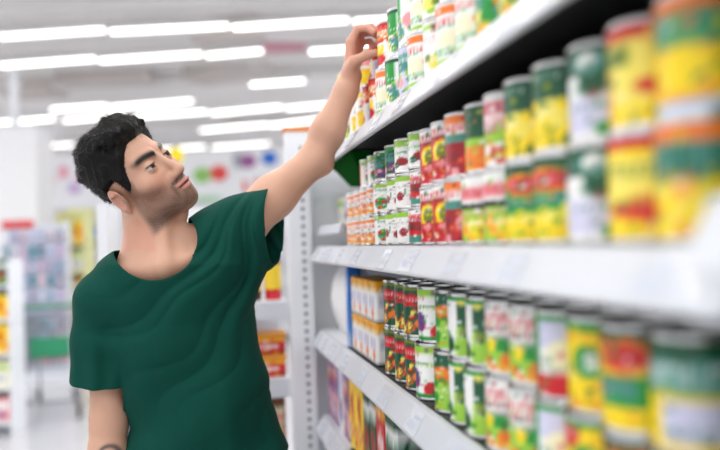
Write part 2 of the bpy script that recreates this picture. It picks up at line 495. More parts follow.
design('lo_circle', 'teal and green can with red-orange circle', C('yellow').band(.8, 1, 'dgreen').ell(.5, .74, .3, .18, 'orange').ell(.5, .74, .2, .12, 'red').rect(.2, .8, .22, .54, 'green').rect(.1, .6, .32, .5, 'teal'))
design('lo_teal_yellow', 'dark teal can with pale label on yellow', C('yellow').band(.52, 1, 'teal').band(.84, 1, 'dgreen').text(.1, .9, .68, .2, 'white', 26).rect(.25, .75, .06, .46, 'lilac'))
# cartons
design('ca_orange', 'white carton with orange top', C('white').band(.80, 1, 'amber').rect(.1, .9, .35, .65, 'lilac').text(.2, .8, .5, .1, 'grey', 27).ell(.6, .2, .2, .12, 'orange').band(0, .05, 'grey'))
design('ca_blue', 'narrow bright blue', C('blue').ell(.5, .7, .3, .15, 'lblue').band(0, .2, 'lblue').text(.1, .9, .45, .1, 'white', 28))
design('ca_purple', 'purple and orange', C('purple').specks(0, 1, .1, .9, ['orange', 'lilac', 'purple', 'pink', 'red'], 30, .1, 29).text(.1, .9, .85, .1, 'white', 29))
design('ca_yellow', 'yellow and red', C('yellow').ell(.5, .6, .3, .14, 'red').specks(.1, .9, .1, .4, ['orange', 'red', 'lyellow'], 14, .08, 30).text(.1, .9, .85, .1, 'red', 30))
design('ca_green', 'dark green and red', C('dgreen').band(.7, .85, 'white').ell(.5, .4, .3, .2, 'red').specks(.1, .9, .05, .3, ['lgreen', 'olive'], 12, .08, 31))
design('ca_lilac', 'lilac and white', C('white').band(.55, .9, 'lilac').ell(.5, .3, .3, .2, 'purple').rect(.1, .3, .1, .9, 'lblue'))
design('ca_pink', 'pink', C('pink').rect(.15, .85, .5, .85, 'white').ell(.5, .25, .25, .16, 'purple'))
design('ca_redorange', 'red and orange', C('red').band(.75, 1, 'amber').ell(.5, .45, .32, .16, 'white').text(.2, .8, .45, .1, 'red', 31).specks(0, 1, .02, .2, ['brown', 'amber'], 10, .08, 32))
design('ca_brown', 'brown paper', C('brown').rect(.1, .9, .5, .85, 'cream').text(.2, .8, .66, .14, 'red', 32).specks(.1, .9, .05, .4, ['amber', 'cream', 'brown'], 12, .1, 33))
design('ca_cream', 'cream', C('cream').band(.7, .9, 'lgreen').rect(.2, .8, .2, .5, 'lilac').text(.2, .8, .35, .1, 'teal', 33))


_tin, _lab = {}, {}


def tin_mesh(r, h):
    k = (r, h)
    if k not in _tin:
        p = [(r * .90, 0.003), (r * .985, 0.0), (r, .0012), (r, .0045), (r * .965, .0065), (r * .965, h - .0065), (r, h - .0045), (r, h - .0012),
             (r * .985, h), (r * .93, h - .0005), (r * .92, h - .0045), (r * .70, h - .0045), (r * .68, h - .0035), (r * .40, h - .0035), (r * .38, h - .0045)]
        _tin[k] = MB().lathe(p, 28).mesh('food_can', M_steel, True)
    return _tin[k]


def label_mesh(key, r, h):
    k = (key, r, h)
    if k not in _lab:
        cv = D[key][1]
        seg, nv = 60, 22
        V, F, uu, vv = [], [], [], []
        R = r * .978
        for j in range(nv):
            v = j / (nv - 1)
            for i in range(seg):
                t = 2 * math.pi * i / seg
                V.append((R * math.cos(t), R * math.sin(t), .0055 + v * (h - .011)))
                uu.append((2.0 * i / seg + .5) % 1.0)
                vv.append(v)
        for j in range(nv - 1):
            for i in range(seg):
                i2 = (i + 1) % seg
                F.append((j * seg + i, j * seg + i2, (j + 1) * seg + i2, (j + 1) * seg + i))
        me = bpy.data.meshes.new('paper_label')
        me.from_pydata(V, [], F)
        me.materials.append(M_print)
        me.shade_smooth()
        set_print(me, cv.sample(np.array(uu), np.array(vv)))
        _lab[k] = me
    return _lab[k]


def can(key, x, y, z, r, h, label, group, rot=0.0):
    o = bpy.data.objects.new('food_can', tin_mesh(r, h))
    COL.objects.link(o)
    o.location = (x, y, z)
    o.rotation_euler = (0, 0, rot)
    tag(o, label, 'can', group)
    l = bpy.data.objects.new('paper_label', label_mesh(key, r, h))
    COL.objects.link(l)
    l.parent = o
    return o


_box = {}


def box_mesh(key, w, d, h, n=10):
    """printed carton, width w along local x, depth d along y, bottom at z=0, closed and slightly rounded at the edges"""
    k = (key, w, d, h)
    if k not in _box:
        cv = D[key][1]
        V, F, uu, vv = [], [], [], []
        e = min(w, d, h) * .04
        per = []
        for (ax, ay, bx, by) in ((-1, -1, 1, -1), (1, -1, 1, 1), (1, 1, -1, 1), (-1, 1, -1, -1)):
            for i in range(n):
                t = (i + .5) / n * .96 + .02
                per.append(((ax + (bx - ax) * t) * w / 2, (ay + (by - ay) * t) * d / 2, t))
        N = len(per)
        levels = [(0.0, 1 - 2 * e / w, 0.0)] + [(j / n * (h - 2 * e) + e, 1.0, j / n) for j in range(n + 1)] + [(h, 1 - 2 * e / w, 1.0)]
        for z, s, v in levels:
            for x, y, u in per:
                V.append((x * s, y * s, z))
                uu.append(u)
                vv.append(v)
        for j in range(len(levels) - 1):
            for i in range(N):
                i2 = (i + 1) % N
                F.append((j * N + i, j * N + i2, (j + 1) * N + i2, (j + 1) * N + i))
        F.append(tuple(range(N - 1, -1, -1)))
        F.append(tuple((len(levels) - 1) * N + i for i in range(N)))
        me = bpy.data.meshes.new('carton')
        me.from_pydata(V, [], F)
        me.materials.append(M_print)
        set_print(me, cv.sample(np.array(uu), np.array(vv)))
        _box[k] = me
    return _box[k]


def carton(key, x, y, z, w, d, h, label, group=None, rz=0.0, name='carton', cat='carton'):
    o = bpy.data.objects.new(name, box_mesh(key, w, d, h))
    COL.objects.link(o)
    o.location = (float(x), float(y), float(z))
    o.rotation_euler = (0, 0, rz)
    return tag(o, label, cat, group)


# ------------------------------------------------------------------ the gondola beside the man
XF, XT, XB = 0.330, 0.360, 0.80
XF0, XT0 = XF, XT
#     # rail foot, rail top, back panel
Z_UP, Z_MID, Z_LOW, Z_BASE = 1.723, 1.437, 1.151, 0.862


def shelf(parent, y0, y1, ztop, ntags, seed, round_end=False, name='shelf', dx=0.0):
    """board with a leaning price rail; local to parent at world origin"""
    XT, XF = XT0 + dx, XF0 + dx
    b = MB().box(XT + .004, XB - .012, y0 + .004, y1 - .004, ztop - .030, ztop).build(name, M_white if ntags == 3 else M_dark, parent, False, 0.002)  # dark boards carry the shade between the shelves in their colour
    prof = [(XT, ztop), (XT + .012, ztop + .002), (XT + .012, ztop - .028), (XF + .012, ztop - .052), (XF, ztop - .050)]
    r = MB().prism(prof, 'y', y0, y1).build('price_rail', M_rail, b, False, 0.004 if not round_end else 0.008)
    g = random.Random(seed)
    n = np.array([-(0.05), 0, 0.03])
    n /= np.linalg.norm(n)
    for i in range(ntags):
        yc = y0 + (i + .5 + g.uniform(-.2, .2)) * (y1 - y0) / ntags
        w = g.uniform(.028, .042)
        lo = np.array([XF, 0, ztop - .050]) + n * .0003
        hi = np.array([XT, 0, ztop]) + n * .0003
        a0, a1 = lo + (hi - lo) * .12, lo + (hi - lo) * .86
        m = MB()
        q = [(a0[0], yc - w, a0[2]), (a0[0], yc + w, a0[2]), (a1[0], yc + w, a1[2]), (a1[0], yc - w, a1[2])]
        off = n * .0005
        q2 = [tuple(np.array(p) + off) for p in q]
        m.raw(q + q2, [(0, 1, 2, 3), (7, 6, 5, 4), (0, 4, 5, 1), (1, 5, 6, 2), (2, 6, 7, 3), (3, 7, 4, 0)])
        # bars of print, raised a hair
        t = m.build('price_tag', M_tagp, b)
        pm = MB()
        for (va, vb, ua, ub) in ((.62, .8, -.8, .3), (.2, .5, -.1, .8), (.28, .4, -.8, -.3)):
            p0 = a0 + (a1 - a0) * va + off * 1.4
            p1 = a0 + (a1 - a0) * vb + off * 1.4
            pm.raw([(p0[0], yc + ua * w, p0[2]), (p0[0], yc + ub * w, p0[2]), (p1[0], yc + ub * w, p1[2]), (p1[0], yc + ua * w, p1[2])], [(0, 1, 2, 3)])
        t.data.materials.append(M_tagt)
        k = len(t.data.polygons)
        vv = [tuple(v.co) for v in t.data.vertices] + pm.v
        ff = [tuple(p.vertices) for p in t.data.polygons] + [tuple(i + 8 for i in f) for f in pm.f]
        t.data.clear_geometry()
        t.data.from_pydata(vv, [], ff)
        for i_, p in enumerate(t.data.polygons):
            p.material_index = 1 if i_ >= k else 0
    return b


Y_NEAR = 0.402      # end of the middle bay
Y_FAR = y_at(338.5, XT)       # where the far bay begins
Y_END = y_at(317, XT)
bays = (('gondola_shelving', Y_NEAR + .003, Y_FAR - .003, (Z_UP, Z_MID, Z_LOW, Z_BASE, .56, .26), 7, 'white-fronted shelving bay full of cans beside the man'),
        ('gondola_shelving', -0.75, Y_NEAR - .003, (Z_UP + .034, Z_MID + .034, Z_LOW, Z_BASE, .56, .26), 5, 'nearest shelving bay at the right edge, its shelf a little higher'),
        ('gondola_shelving', Y_FAR + .003, Y_END, (Z_UP, Z_MID + .065, Z_MID, Z_LOW, Z_BASE, .56, .26), 3, 'short far shelving bay next to the perforated post'))
for bi, (nm, y0, y1, zs, nt_, lab_) in enumerate(bays):
    g = empty(nm, (0, 0, 0), 0, lab_, 'shelving', 'shelving bays of the can aisle')
    MB().box(XB, XB + .03, y0, y1, 0.0, 2.3).build('back_panel', M_white if bi == 2 else M_dark, g)  # dark panel colour stands for interior shade; far bay stays white
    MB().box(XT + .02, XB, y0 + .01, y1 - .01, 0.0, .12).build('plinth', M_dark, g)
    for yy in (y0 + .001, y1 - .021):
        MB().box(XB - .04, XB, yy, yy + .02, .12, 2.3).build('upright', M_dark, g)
    for si, z in enumerate(zs):
        if bi == 2 and abs(z - (Z_MID + .065)) < 1e-6:
            # shallow extra shelf of the far bay
            b = MB().box(XT + .02, XB - .012, y0 + .004, y1 - .004, z - .012, z).build('shelf', M_white, g, False, .002)
            MB().prism([(XT + .02, z), (XT + .01, z + .003), (XT, z - .028), (XT + .02, z - .028)], 'y', y0, y1).build('price_rail', M_rail, b, False, .003)
            continue
        shelf(g, y0, y1, z, nt_, 10 * bi + si, True, 'shelf', -.042 if bi == 1 else 0.0)

# perforated post at the end of the gondola, with an orange cap
post = empty('perforated_post', (0, 0, 0), 0, 'white perforated steel post at the far end of the can shelves', 'post')
px0, px1 = 0.262, 0.345
yp = Y_END + .012
MB().box(px0, px1, yp, yp + .05, 0, 1.835).build('post', M_white, post, False, .003)
for k in range(56):
    zz = .12 + k * .030
    MB().box((px0 + px1) / 2 - .006 + .012, (px0 + px1) / 2 + .006 + .012, yp - .0012, yp + .001, zz, zz + .013).build('slot', M_black, post)
MB().box(px0 - .004, px1 + .004, yp - .004, yp + .054, 1.835, 1.85).build('cap', flat((0.93, 0.55, 0.25)), post)
side = MB().box(XF + .02, XB + .03, yp + .052, yp + .07, 0, 1.835).build('side_panel', M_white, post)

# green flap under the top shelf
gf = empty('shelf_flap', (0, 0, 0), 0, 'dark green card flap hanging under the top shelf by the elbow', 'sign')
ya, yb = y_at(331, XT), y_at(362, XT + .03)
xa, xb = XT + .01, XT + .16
zz = Z_UP - .034
MB().raw([(xa, Y_FAR + .18, zz), (xa, Y_FAR - .16, zz), (xb, Y_FAR - .16, zz), (xb, Y_FAR + .18, zz),
          (xa + .05, Y_FAR + .10, zz - .075), (xa + .05, Y_FAR - .10, zz - .075), (xb - .03, Y_FAR - .10, zz - .075), (xb - .03, Y_FAR + .10, zz - .075)],
         [(0, 1, 2, 3), (7, 6, 5, 4), (0, 4, 5, 1), (1, 5, 6, 2), (2, 6, 7, 3), (3, 7, 4, 0)]).build('flap', mat('green_card', (0.0, 0.30, 0.06), 0.9, noise=0.1, spec=0.05), gf, False, .004)
MB().box(xa + .03, xb - .03, Y_FAR - .17, Y_FAR + .17, zz - .001, zz + .003).build('clip', M_dark, gf)

# ------------------------------------------------------------------ cans, front row by front row
RC, PITCHC = 0.0372, 0.0765
HT, HS = 0.1040, 0.0715
CX = XT + .012 + RC
FACE = math.pi + 0.62            # print fronts look to the aisle, towards the entrance
rng = random.Random(7)


def y_left(px):
    """y of a can's centre whose far silhouette falls on image column px"""
    th = YAW + math.atan((px - 360.0) / FPX)
    lo_, hi_ = .1, 4.0
    for _ in range(40):
        m_ = (lo_ + hi_) / 2
        if math.atan2(CX, m_) - math.asin(RC / math.hypot(CX, m_)) > th:
            lo_ = m_
        else:
            hi_ = m_
    return lo_


def run(shelf_name, z, rows_, group):
    """rows_: list of (px0, px1, [design of each layer from below], can height)"""
    out = []
    pos = []
    cur = None
    for px0_, px1_, keys, h in rows_:
        y1, y0 = y_left(px0_), y_left(px1_)
        y1 = y1 if cur is None else min(y1, cur)
        n = max(1, int(round((y1 - y0) / PITCHC)))
        cur = min(y0, y1 - n * (2 * RC + .0012))
        for i in range(n):
            pos.append((y1 - i * (y1 - y0) / n, keys, h))
    pos.sort(key=lambda p: -p[0])
    # spread so that neighbours never intersect
    ys = [pos[0][0]]
    for p in pos[1:]:
        ys.append(min(p[0], ys[-1] - 2 * RC - .0012))
    ys = [v for v in ys if v - RC > Y_NEAR - .002]
    for i, ((_, keys, h), y) in enumerate(zip(pos, ys)):
        for L, key in enumerate(keys):
            if key is None:
                continue
            nl = len(keys)
            rown = ('lower', 'upper')[L] if nl == 2 else ('bottom', 'middle', 'top')[L]
            desc = D[key][0].replace('vegetable', 'veg')
            if ' can' not in desc:
                desc += ' can'
            words = '%s, %s layer, %s shelf, %s from post' % (desc, rown, shelf_name, ORD[i])
            j = rng.uniform(-.004, .003)
            if shelf_name == 'top' and L == 1:      # the two cans under his fingers are pushed back a little
                j += {4: .0148, 5: .0268}.get(i, 0.0)
            out.append(can(key, CX + j + (.004 if L else 0), y + rng.uniform(-.0004, .0004), z + L * (h + .0006), RC, h, words, group, FACE + rng.uniform(-.35, .35)))
    return ys


mid = [(347, 360, ['orange_veg', 'orange_veg'], HS),
       (360, 374, ['orange_veg', 'orange_veg', 'orange_edge'], HS),
       (374, 385, ['orange_edge', 'orange_edge', 'dark_olive'], HS),
       (385, 396, ['cherry', 'cherry', 'dark_olive'], HS),
       (396, 408, ['cherry', 'cherry', 'green_white'], HS),
       (408, 417, ['red_teal', 'red_teal', 'green_white'], HS),
       (417, 440, ['red_bean', 'red_bean'], HT),
       (440, 463, ['red_teal_band', 'red_teal_band'], HT),
       (463, 482, ['pink_top', 'orange_green'], HT),
       (482, 507, ['pink_top', 'mexican'], HT),
       (507, 569, ['corn_oval', 'corn_dark'], HT),
       (569, 602, ['white_emblem', 'white_emblem'], HT),
       (602, 656, ['yellow_red', 'yellow_pale'], HT),
       (656, 712, ['corn_letters', 'corn_big'], HT)]
run('middle', Z_MID + .0012, mid, 'cans on the middle shelf')
up = [(342, 353, ['up_lime', 'up_yellow'], HT), (353, 366, ['up_yellow', 'up_yellow'], HT), (366, 378, ['up_red', 'up_red'], HT), (378, 391, ['up_white', 'up_red'], HT), (391, 403, ['up_green', 'up_green'], HT),
      (403, 415, ['up_teal', 'up_green'], HT), (415, 428, ['up_white', 'up_white'], HT), (428, 444, ['up_lime', 'up_lime'], HT), (444, 462, ['up_white', 'up_green'], HT),
      (462, 482, ['up_white', 'up_white'], HT), (482, 522, ['up_tealyellow', 'up_tealyellow'], HT), (522, 560, ['up_teal', 'up_teal'], HT)]
run('top', Z_UP + .0012, up, 'cans on the top shelf')
low = [(379, 411, ['lo_green_red', 'lo_green_red'], HT), (409, 428, ['lo_white_green', 'lo_white_green'], HT), (428, 443, ['lo_green_orange', 'lo_green_orange'], HT),
       (443, 478, ['lo_sprouts', 'lo_sprouts'], HT), (478, 526, ['lo_redwhite', 'lo_redwhite'], HT), (526, 552, ['lo_palegreen', 'lo_palegreen'], HT),
       (552, 584, ['lo_yellow_red', 'lo_yellow_green'], HT), (584, 622, ['lo_circle', 'lo_circle'], HT),
       (622, 720, ['lo_teal_yellow', 'lo_teal_yellow'], HT)]
ys_low = run('lower', Z_LOW + .0012, low, 'cans on the lower shelf')
# second rank on the lower shelf, whose lids show behind the front rank
for i, y in enumerate(ys_low):
    for L in (0, 1):
        can(['lo_sprouts', 'lo_redwhite', 'lo_yellow_red', 'lo_green_red'][i % 4], CX + 2 * RC + .010, y, Z_LOW + .0012 + L * (HT + .0006), RC, HT,
            'can in the second rank, %s layer, lower shelf, %s from the post' % (('lower', 'upper')[L], ORD[i]), 'second-rank cans on the lower shelf', FACE)
# nearest bay: a few cans at the right edge
for i in range(3):
    y = Y_NEAR - .045 - i * .077
    for L, key in enumerate(('green_plain', 'corn_big')):
        can(key, CX, y, Z_MID + .034 + .0012 + L * (HT + .0006), RC, HT, '%s, %s layer of nearest bay, %s from its far end' % (D[key][0].split(' with')[0], ('lower', 'upper')[L], ORD[i]), 'cans of the nearest bay', FACE)
        can('lo_teal_yellow', CX, y, Z_LOW + .0012 + L * (HT + .0006), RC, HT, '%s, %s layer, low shelf of nearest bay, %s in' % ('dark teal can', ('lower', 'upper')[L], ORD[i]), 'cans of the nearest bay', FACE)

# cartons and bags of the lower shelf, far end
y = y_at(374, XT + .02)
for i in range(4):
    yy = y_at(374, XT + .02) + .036 + i * .073
    for L in (0, 1):
        carton('ca_orange', XT + .06, yy, Z_LOW + .0012 + L * .1005, .07, .085, .10, 'white carton with orange top, %s layer, %s left of the green cans' % (('lower', 'upper')[L], ORD[i]),
               'orange-topped cartons', -math.pi / 2)
carton('ca_blue', XT + .035, y_at(347.5, XT + .02) + .01, Z_LOW + .0012, .035, .04, .235, 'tall narrow bright blue carton on the lower shelf', None, -math.pi / 2)


def bag(name, loc, w, d, h, rz, m, label, patch=None):
    nu, nv = 20, 14
    V, F = [], []
    for j in range(nv):
        v = j / (nv - 1)
        t = (math.sin(math.pi * min(max(v * .94 + .03, 0), 1))) ** .45
        for i in range(nu):
            a = 2 * math.pi * i / nu
            ca, sa = math.cos(a), math.sin(a)
            x = w / 2 * math.copysign(abs(ca) ** .6, ca)
            yv = d / 2 * t * math.copysign(abs(sa) ** .9, sa) + .004 * math.sin(7 * v + 3 * a)
            V.append((x * (.94 + .06 * t), yv, h * v))
    for j in range(nv - 1):
        for i in range(nu):
            i2 = (i + 1) % nu
            F.append((j * nu + i, j * nu + i2, (j + 1) * nu + i2, (j + 1) * nu + i))
    F.append(tuple(range(nu - 1, -1, -1)))
    F.append(tuple((nv - 1) * nu + i for i in range(nu)))
    o = MB().raw(V, F).build(name, m, None, True)
    o.location = [float(t) for t in loc]
    o.rotation_euler = (0, 0, rz)
    tag(o, label, 'bag')
    if patch:
        PV = [(V[j * nu + i][0] * 1.01, V[j * nu + i][1] * 1.04 - .0015, V[j * nu + i][2]) for j in range(2, 8) for i in range(10, 13)]
        PF = [(a * 3 + b, a * 3 + b + 1, (a + 1) * 3 + b + 1, (a + 1) * 3 + b) for a in range(5) for b in range(2)]
        MB().raw(PV, PF).build('printed_patch', patch, o, True)
    return o


bag('flour_bag', (XT + .075, Y_FAR + .20, Z_LOW + .002), .30, .11, .215, -math.pi / 2, flat((0.95, 0.95, 0.96), .4), 'plump white bag with yellow corner on the lower shelf near the post', flat((0.95, 0.85, 0.25)))
# lowest visible shelf
keys = ['ca_purple', 'ca_purple', 'ca_lilac', 'ca_purple', 'ca_yellow', 'ca_yellow', 'ca_green', 'ca_green', 'ca_redorange', 'ca_green']
wid = [.10, .09, .08, .09, .10, .09, .07, .07, .09, .09]
yy = Y_END - .01
for i, (k_, w_) in enumerate(zip(keys, wid)):
    yy -= w_ / 2 + .002
    if not (yy - w_ / 2 < Y_FAR + .004 < yy + w_ / 2) or True:
        carton(k_, XT + .075, yy, Z_BASE + .0012, w_, .11, .20 + .012 * (i % 3), '%s carton on the bottom visible shelf, %s from the post' % (D[k_][0], ORD[i]), 'cartons on the bottom shelf', -math.pi / 2)
    yy -= w_ / 2
# small things in the far bay
for i, (k_, dy) in enumerate((('ca_lilac', .06), ('ca_cream', .17), ('ca_lilac', .28), ('ca_cream', .39))):
    carton(k_, XT + .12, Y_FAR + dy, Z_MID + .067, .09, .08, .095, '%s carton on the extra shelf of the far bay, %s along' % (D[k_][0], ORD[i]), 'cartons in the far bay', -math.pi / 2)

# ------------------------------------------------------------------ end unit behind the man, facing the entrance
eu = empty('end_shelving', (0, 0, 0), 0, 'white end shelving unit with three shelves behind the man', 'shelving')
ex0, ex1, ey = -0.36, 0.255, Y_END + .04
MB().box(ex0, ex1, ey + .34, ey + .36, 0, 1.60).build('back_panel', M_white, eu)
MB().box(ex0, ex0 + .03, ey, ey + .34, 0, 1.60).build('side_panel', M_white, eu)
EZ = [z for z in (1.252, 0.985, .70, .40)]
for z in EZ:
    b = MB().box(ex0 + .03, ex1, ey + .01, ey + .34, z - .02, z).build('shelf', M_white, eu)
    MB().prism([(ey, z), (ey + .012, z + .002), (ey + .012, z - .06), (ey - .012, z - .062)], 'x', ex0 + .03, ex1).build('price_rail', M_rail, b, False, .003)
for i, xx in enumerate((.185, .04, -.105)):
    for L in (0, 1):
        t = empty('spread_tub', (xx, ey + .10, EZ[1] + .001 + L * .078), .03 * i, 'red tub with orange lid, %s layer, %s from the perforated post' % (('lower', 'upper')[L], ORD[i]), 'tub', 'red tubs')
        cvm = box_mesh('ca_redorange', .128, .10, .058)
        b = bpy.data.objects.new('tub', cvm)
        COL.objects.link(b)
        b.parent = t
        MB().box(-.068, .068, -.054, .054, .0585, .074).build('lid', flat((0.92, 0.62, 0.22), .35), t, False, .004)


def bottle(x, y, z, r, h, m, mc, label, group):
    o = MB().lathe([(r * .9, 0), (r, .006), (r, h * .55), (r * .9, h * .66), (r * .45, h * .80), (r * .38, h * .90), (r * .38, h * .91)], 18).build('sauce_bottle', m, None, True)
    o.location = (x, y, z)
    tag(o, label, 'bottle', group)
    MB().lathe([(r * .46, h * .90), (r * .46, h * .985), (r * .40, h)], 14).build('cap', mc, o, True)
    MB().lathe([(r * 1.015, h * .14), (r * 1.02, h * .16), (r * 1.02, h * .46), (r * 1.015, h * .48)], 18).build('paper_label', flat((0.95, 0.82, 0.20)), o, True)
    return o


bcol = [((0.82, 0.10, 0.16), 'red'), ((0.28, 0.12, 0.10), 'dark brown'), ((0.10, 0.50, 0.55), 'teal'), ((0.85, 0.2, 0.15), 'scarlet'), ((0.90, 0.72, 0.10), 'yellow')]
for i, xx in enumerate((.215, .145, .075, .005, -.065)):
    c, n = bcol[i]
    bottle(xx, ey + .09, EZ[0] + .001, .030, .26 - .02 * (i % 2), flat(c, .25), flat((0.9, 0.3, 0.1) if i % 2 else (0.85, 0.12, 0.2)), '%s sauce bottle with yellow label on the end shelving' % n, 'sauce bottles')
for i, xx in enumerate((.205, .115, .025, -.065)):
    carton('ca_brown', xx, ey + .09, EZ[2] + .001, .075, .09, .21, 'brown paper carton, %s from the post on the end shelving' % ORD[i], 'brown cartons')

# ------------------------------------------------------------------ things farther back (turned to the entrance)
RZ = -YAW


def frame_at(px, Z):
    p = pix(px, 240, Z)
    return np.array([p[0], p[1], 0.0])


def zat(py, px, Z):
    return float(pix(px, py, Z)[2])


def loc_in(base, dx, dy):
    return base + R0 * dx + np.array([math.sin(YAW), math.cos(YAW), 0]) * dy


# peg rack with hanging packs
Zr = 7.6
base = frame_at(32, Zr)
rack = empty('peg_rack', base, RZ, 'tall peg rack hung with pale packs beside the white block', 'rack')
wR = .68
MB().box(-wR / 2, wR / 2, .055, .09, .12, 1.75).build('panel', flat((0.86, 0.88, 0.92)), rack)
MB().box(-wR / 2, wR / 2, .05, .40, 0, .12).build('foot', M_white, rack)
for s in (-1, 1):
    MB().box(s * wR / 2 - .02, s * wR / 2 + .02, .055, .13, .12, 1.78).build('upright', M_white, rack)
MB().box(-wR / 2, .0, .03, .055, 1.72, 1.80).build('header', flat((0.88, 0.16, 0.16)), rack)
gr = random.Random(3)
packc = [((0.80, 0.84, 0.93), 'pale blue'), ((0.93, 0.93, 0.96), 'white'), ((0.66, 0.70, 0.82), 'grey-blue'), ((0.80, 0.72, 0.84), 'lilac'), ((0.55, 0.58, 0.68), 'slate'), ((0.90, 0.80, 0.85), 'pale pink'), ((0.35, 0.62, 0.68), 'teal')]
nc, nr = 7, 9
for r_ in range(nr):
    for c_ in range(nc):
        col, cn = gr.choice(packc)
        x = -wR / 2 + (c_ + .5) * wR / nc
        z = 1.70 - (r_ + 1) * .158
        p = loc_in(base, x, .0)
        t = MB().box(-.036, .036, -.004, .004, 0, .135).build('blister_pack', flat(col, .4))
        t.location = (p[0], p[1], z)
        t.rotation_euler = (0, 0, RZ + gr.uniform(-.15, .15))
        tag(t, '%s hanging pack, %s row, %s column of the peg rack' % (cn, ORD[r_], ORD[c_]), 'pack', 'packs on the peg rack')
        MB().lathe([(.026, 0), (.026, .012), (.018, .02)], 10).build('blister', flat(gr.choice(packc)[0], .15), t).matrix_local = Matrix.Translation((0, -.004, .055)) @ Matrix.Rotation(math.pi / 2, 4, 'X')
        MB().tube([(0, -.02, .128), (0, .05, .130)], .003, 5).build('peg', M_chrome, t)

# packed shelf end at the left edge
Zl = 5.6
base = frame_at(-26, Zl)
ls = empty('packed_shelf', base, RZ, 'shelf end at the left edge packed with orange and white boxes', 'shelving')
MB().box(-.32, .28, .18, .21, 0, 1.40).build('back_panel', M_white, ls)
for k in range(5):
    MB().box(-.32, .28, -.06, .18, .10 + k * .27, .12 + k * .27).build('shelf', M_white, ls)
for s in (-.32, .27):
    MB().box(s, s + .015, -.02, .21, 0, 1.4).build('side_panel', M_white, ls)
lk = ['ca_redorange', 'ca_cream', 'ca_yellow', 'ca_pink', 'ca_redorange', 'ca_green', 'ca_cream', 'ca_orange', 'ca_redorange', 'ca_yellow']
for k in range(5):
    for c_ in range(4):
        key = lk[(k * 3 + c_) % len(lk)]
        p = loc_in(base, -.235 + c_ * .145, .04)
        carton(key, p[0], p[1], .1215 + k * .27, .125, .12, .18 + .02 * ((k + c_) % 3), '%s carton, %s shelf up, %s from left, left edge' % (D[key][0], ORD[k], ORD[c_]), 'boxes at the left edge', RZ)

# white block, pole
Zb = 9.0
base = frame_at(10, Zb)
wb = empty('partition_block', base, RZ, 'tall plain white partition block behind the peg rack', 'partition')
top = zat(126, 12, Zb)
MB().box(-.36, .36, 0, .5, 0, top).build('block', flat((0.96, 0.96, 0.97), .5), wb, False, .01)
MB().box(-.38, .38, -.02, .52, top, top + .04).build('top_trim', flat((0.90, 0.91, 0.93)), wb)
p = frame_at(18, 9.1)
pole = MB().tube([(p[0], p[1], top + .04), (p[0], p[1], CEIL)], .055, 12).build('hanging_pole', M_white, None, True)
tag(pole, 'white pole from the ceiling to the white partition block', 'pole')

# yellow display
Zy = 8.6
base = frame_at(74, Zy)
yd = empty('display_stand', base, RZ, 'pale yellow cardboard display stand left of the man', 'display stand')
ytop = zat(208, 74, Zy)
MB().box(-.17, .17, .2, .22, 0, ytop).build('back_panel', flat((0.88, 0.88, 0.62)), yd)
for s in (-.17, .155):
    MB().box(s, s + .015, -.1, .2, 0, ytop - .05).build('side_panel', flat((0.90, 0.90, 0.66)), yd)
for k in range(5):
    MB().box(-.155, .155, -.1, .2, .12 + k * .35, .14 + k * .35).build('shelf', flat((0.93, 0.92, 0.72)), yd)
    for c_ in range(2):
        key = ['ca_cream', 'ca_yellow', 'ca_cream', 'ca_orange'][(k + c_) % 4]
        p = loc_in(base, -.08 + c_ * .155, .03)
        carton(key, p[0], p[1], .1415 + k * .35, .13, .14, .26, '%s carton, %s shelf up, %s, yellow display' % (D[key][0], ORD[k], ('left', 'right')[c_]), 'boxes in the yellow display', RZ)

# long back gondola
Zg = 10.5
base = frame_at(180, Zg)
bgd = empty('back_gondola', base, RZ, 'long white shelving run far behind the man', 'shelving')
x0, x1 = (84 - 180) * Zg / FPX, (300 - 180) * Zg / FPX
GT = zat(207, 180, Zg)
MB().box(x0, x1, .3, .34, 0, GT).build('back_panel', flat((0.90, 0.91, 0.92)), bgd)
lv = [GT - .42 - k * .37 for k in range(5)]
for z in lv:
    MB().box(x0, x1, -.1, .3, z - .03, z).build('shelf', M_white, bgd)
for k in range(5):
    xx = x0 + (x1 - x0 - .04) * k / 4
    MB().box(xx, xx + .04, .2, .3, 0, GT).build('upright', M_white, bgd)
gk = ['ca_lilac', 'ca_pink', 'ca_orange', 'ca_purple', 'ca_cream', 'ca_lilac', 'ca_green', 'ca_redorange', 'ca_blue']
gr = random.Random(5)
for k, z in enumerate(lv):
    for zone, (pa, pb) in enumerate(((86, 142), (188, 268))):
        if zone == 1 and k > 0:
            continue
        xa_, xb_ = (pa - 180) * Zg / FPX, (pb - 180) * Zg / FPX
        n = int((xb_ - xa_) / .14)
        for i in range(n):
            key = gr.choice(gk)
            p = loc_in(base, xa_ + (i + .5) * .14, 0)
            carton(key, p[0], p[1], z + .001, .12, .12, gr.uniform(.16, .29), '%s box, back shelving %s, %s shelf down, %s along' % (D[key][0].replace(' carton', ''), ('left of head', 'right of head')[zone], ORD[k], ORD[i]), 'boxes on the back shelving', RZ)

# sign band above it
Zs = 11.5
base = frame_at(160, Zs)
sg = empty('sign_band', (base[0], base[1], 0), RZ, 'long white sign band with coloured spots above the back shelving', 'sign')


def sx(px_):
    return (px_ - 160) * Zs / FPX


MB().box(sx(36), sx(290), 0, .08, zat(205, 160, Zs), zat(152, 160, Zs)).build('board', flat((0.95, 0.955, 0.97), .5), sg)
for xx in (60, 250):
    MB().tube([(sx(xx), .04, zat(152, 160, Zs)), (sx(xx), .04, CEIL)], .015, 8).build('hanger', M_white, sg)


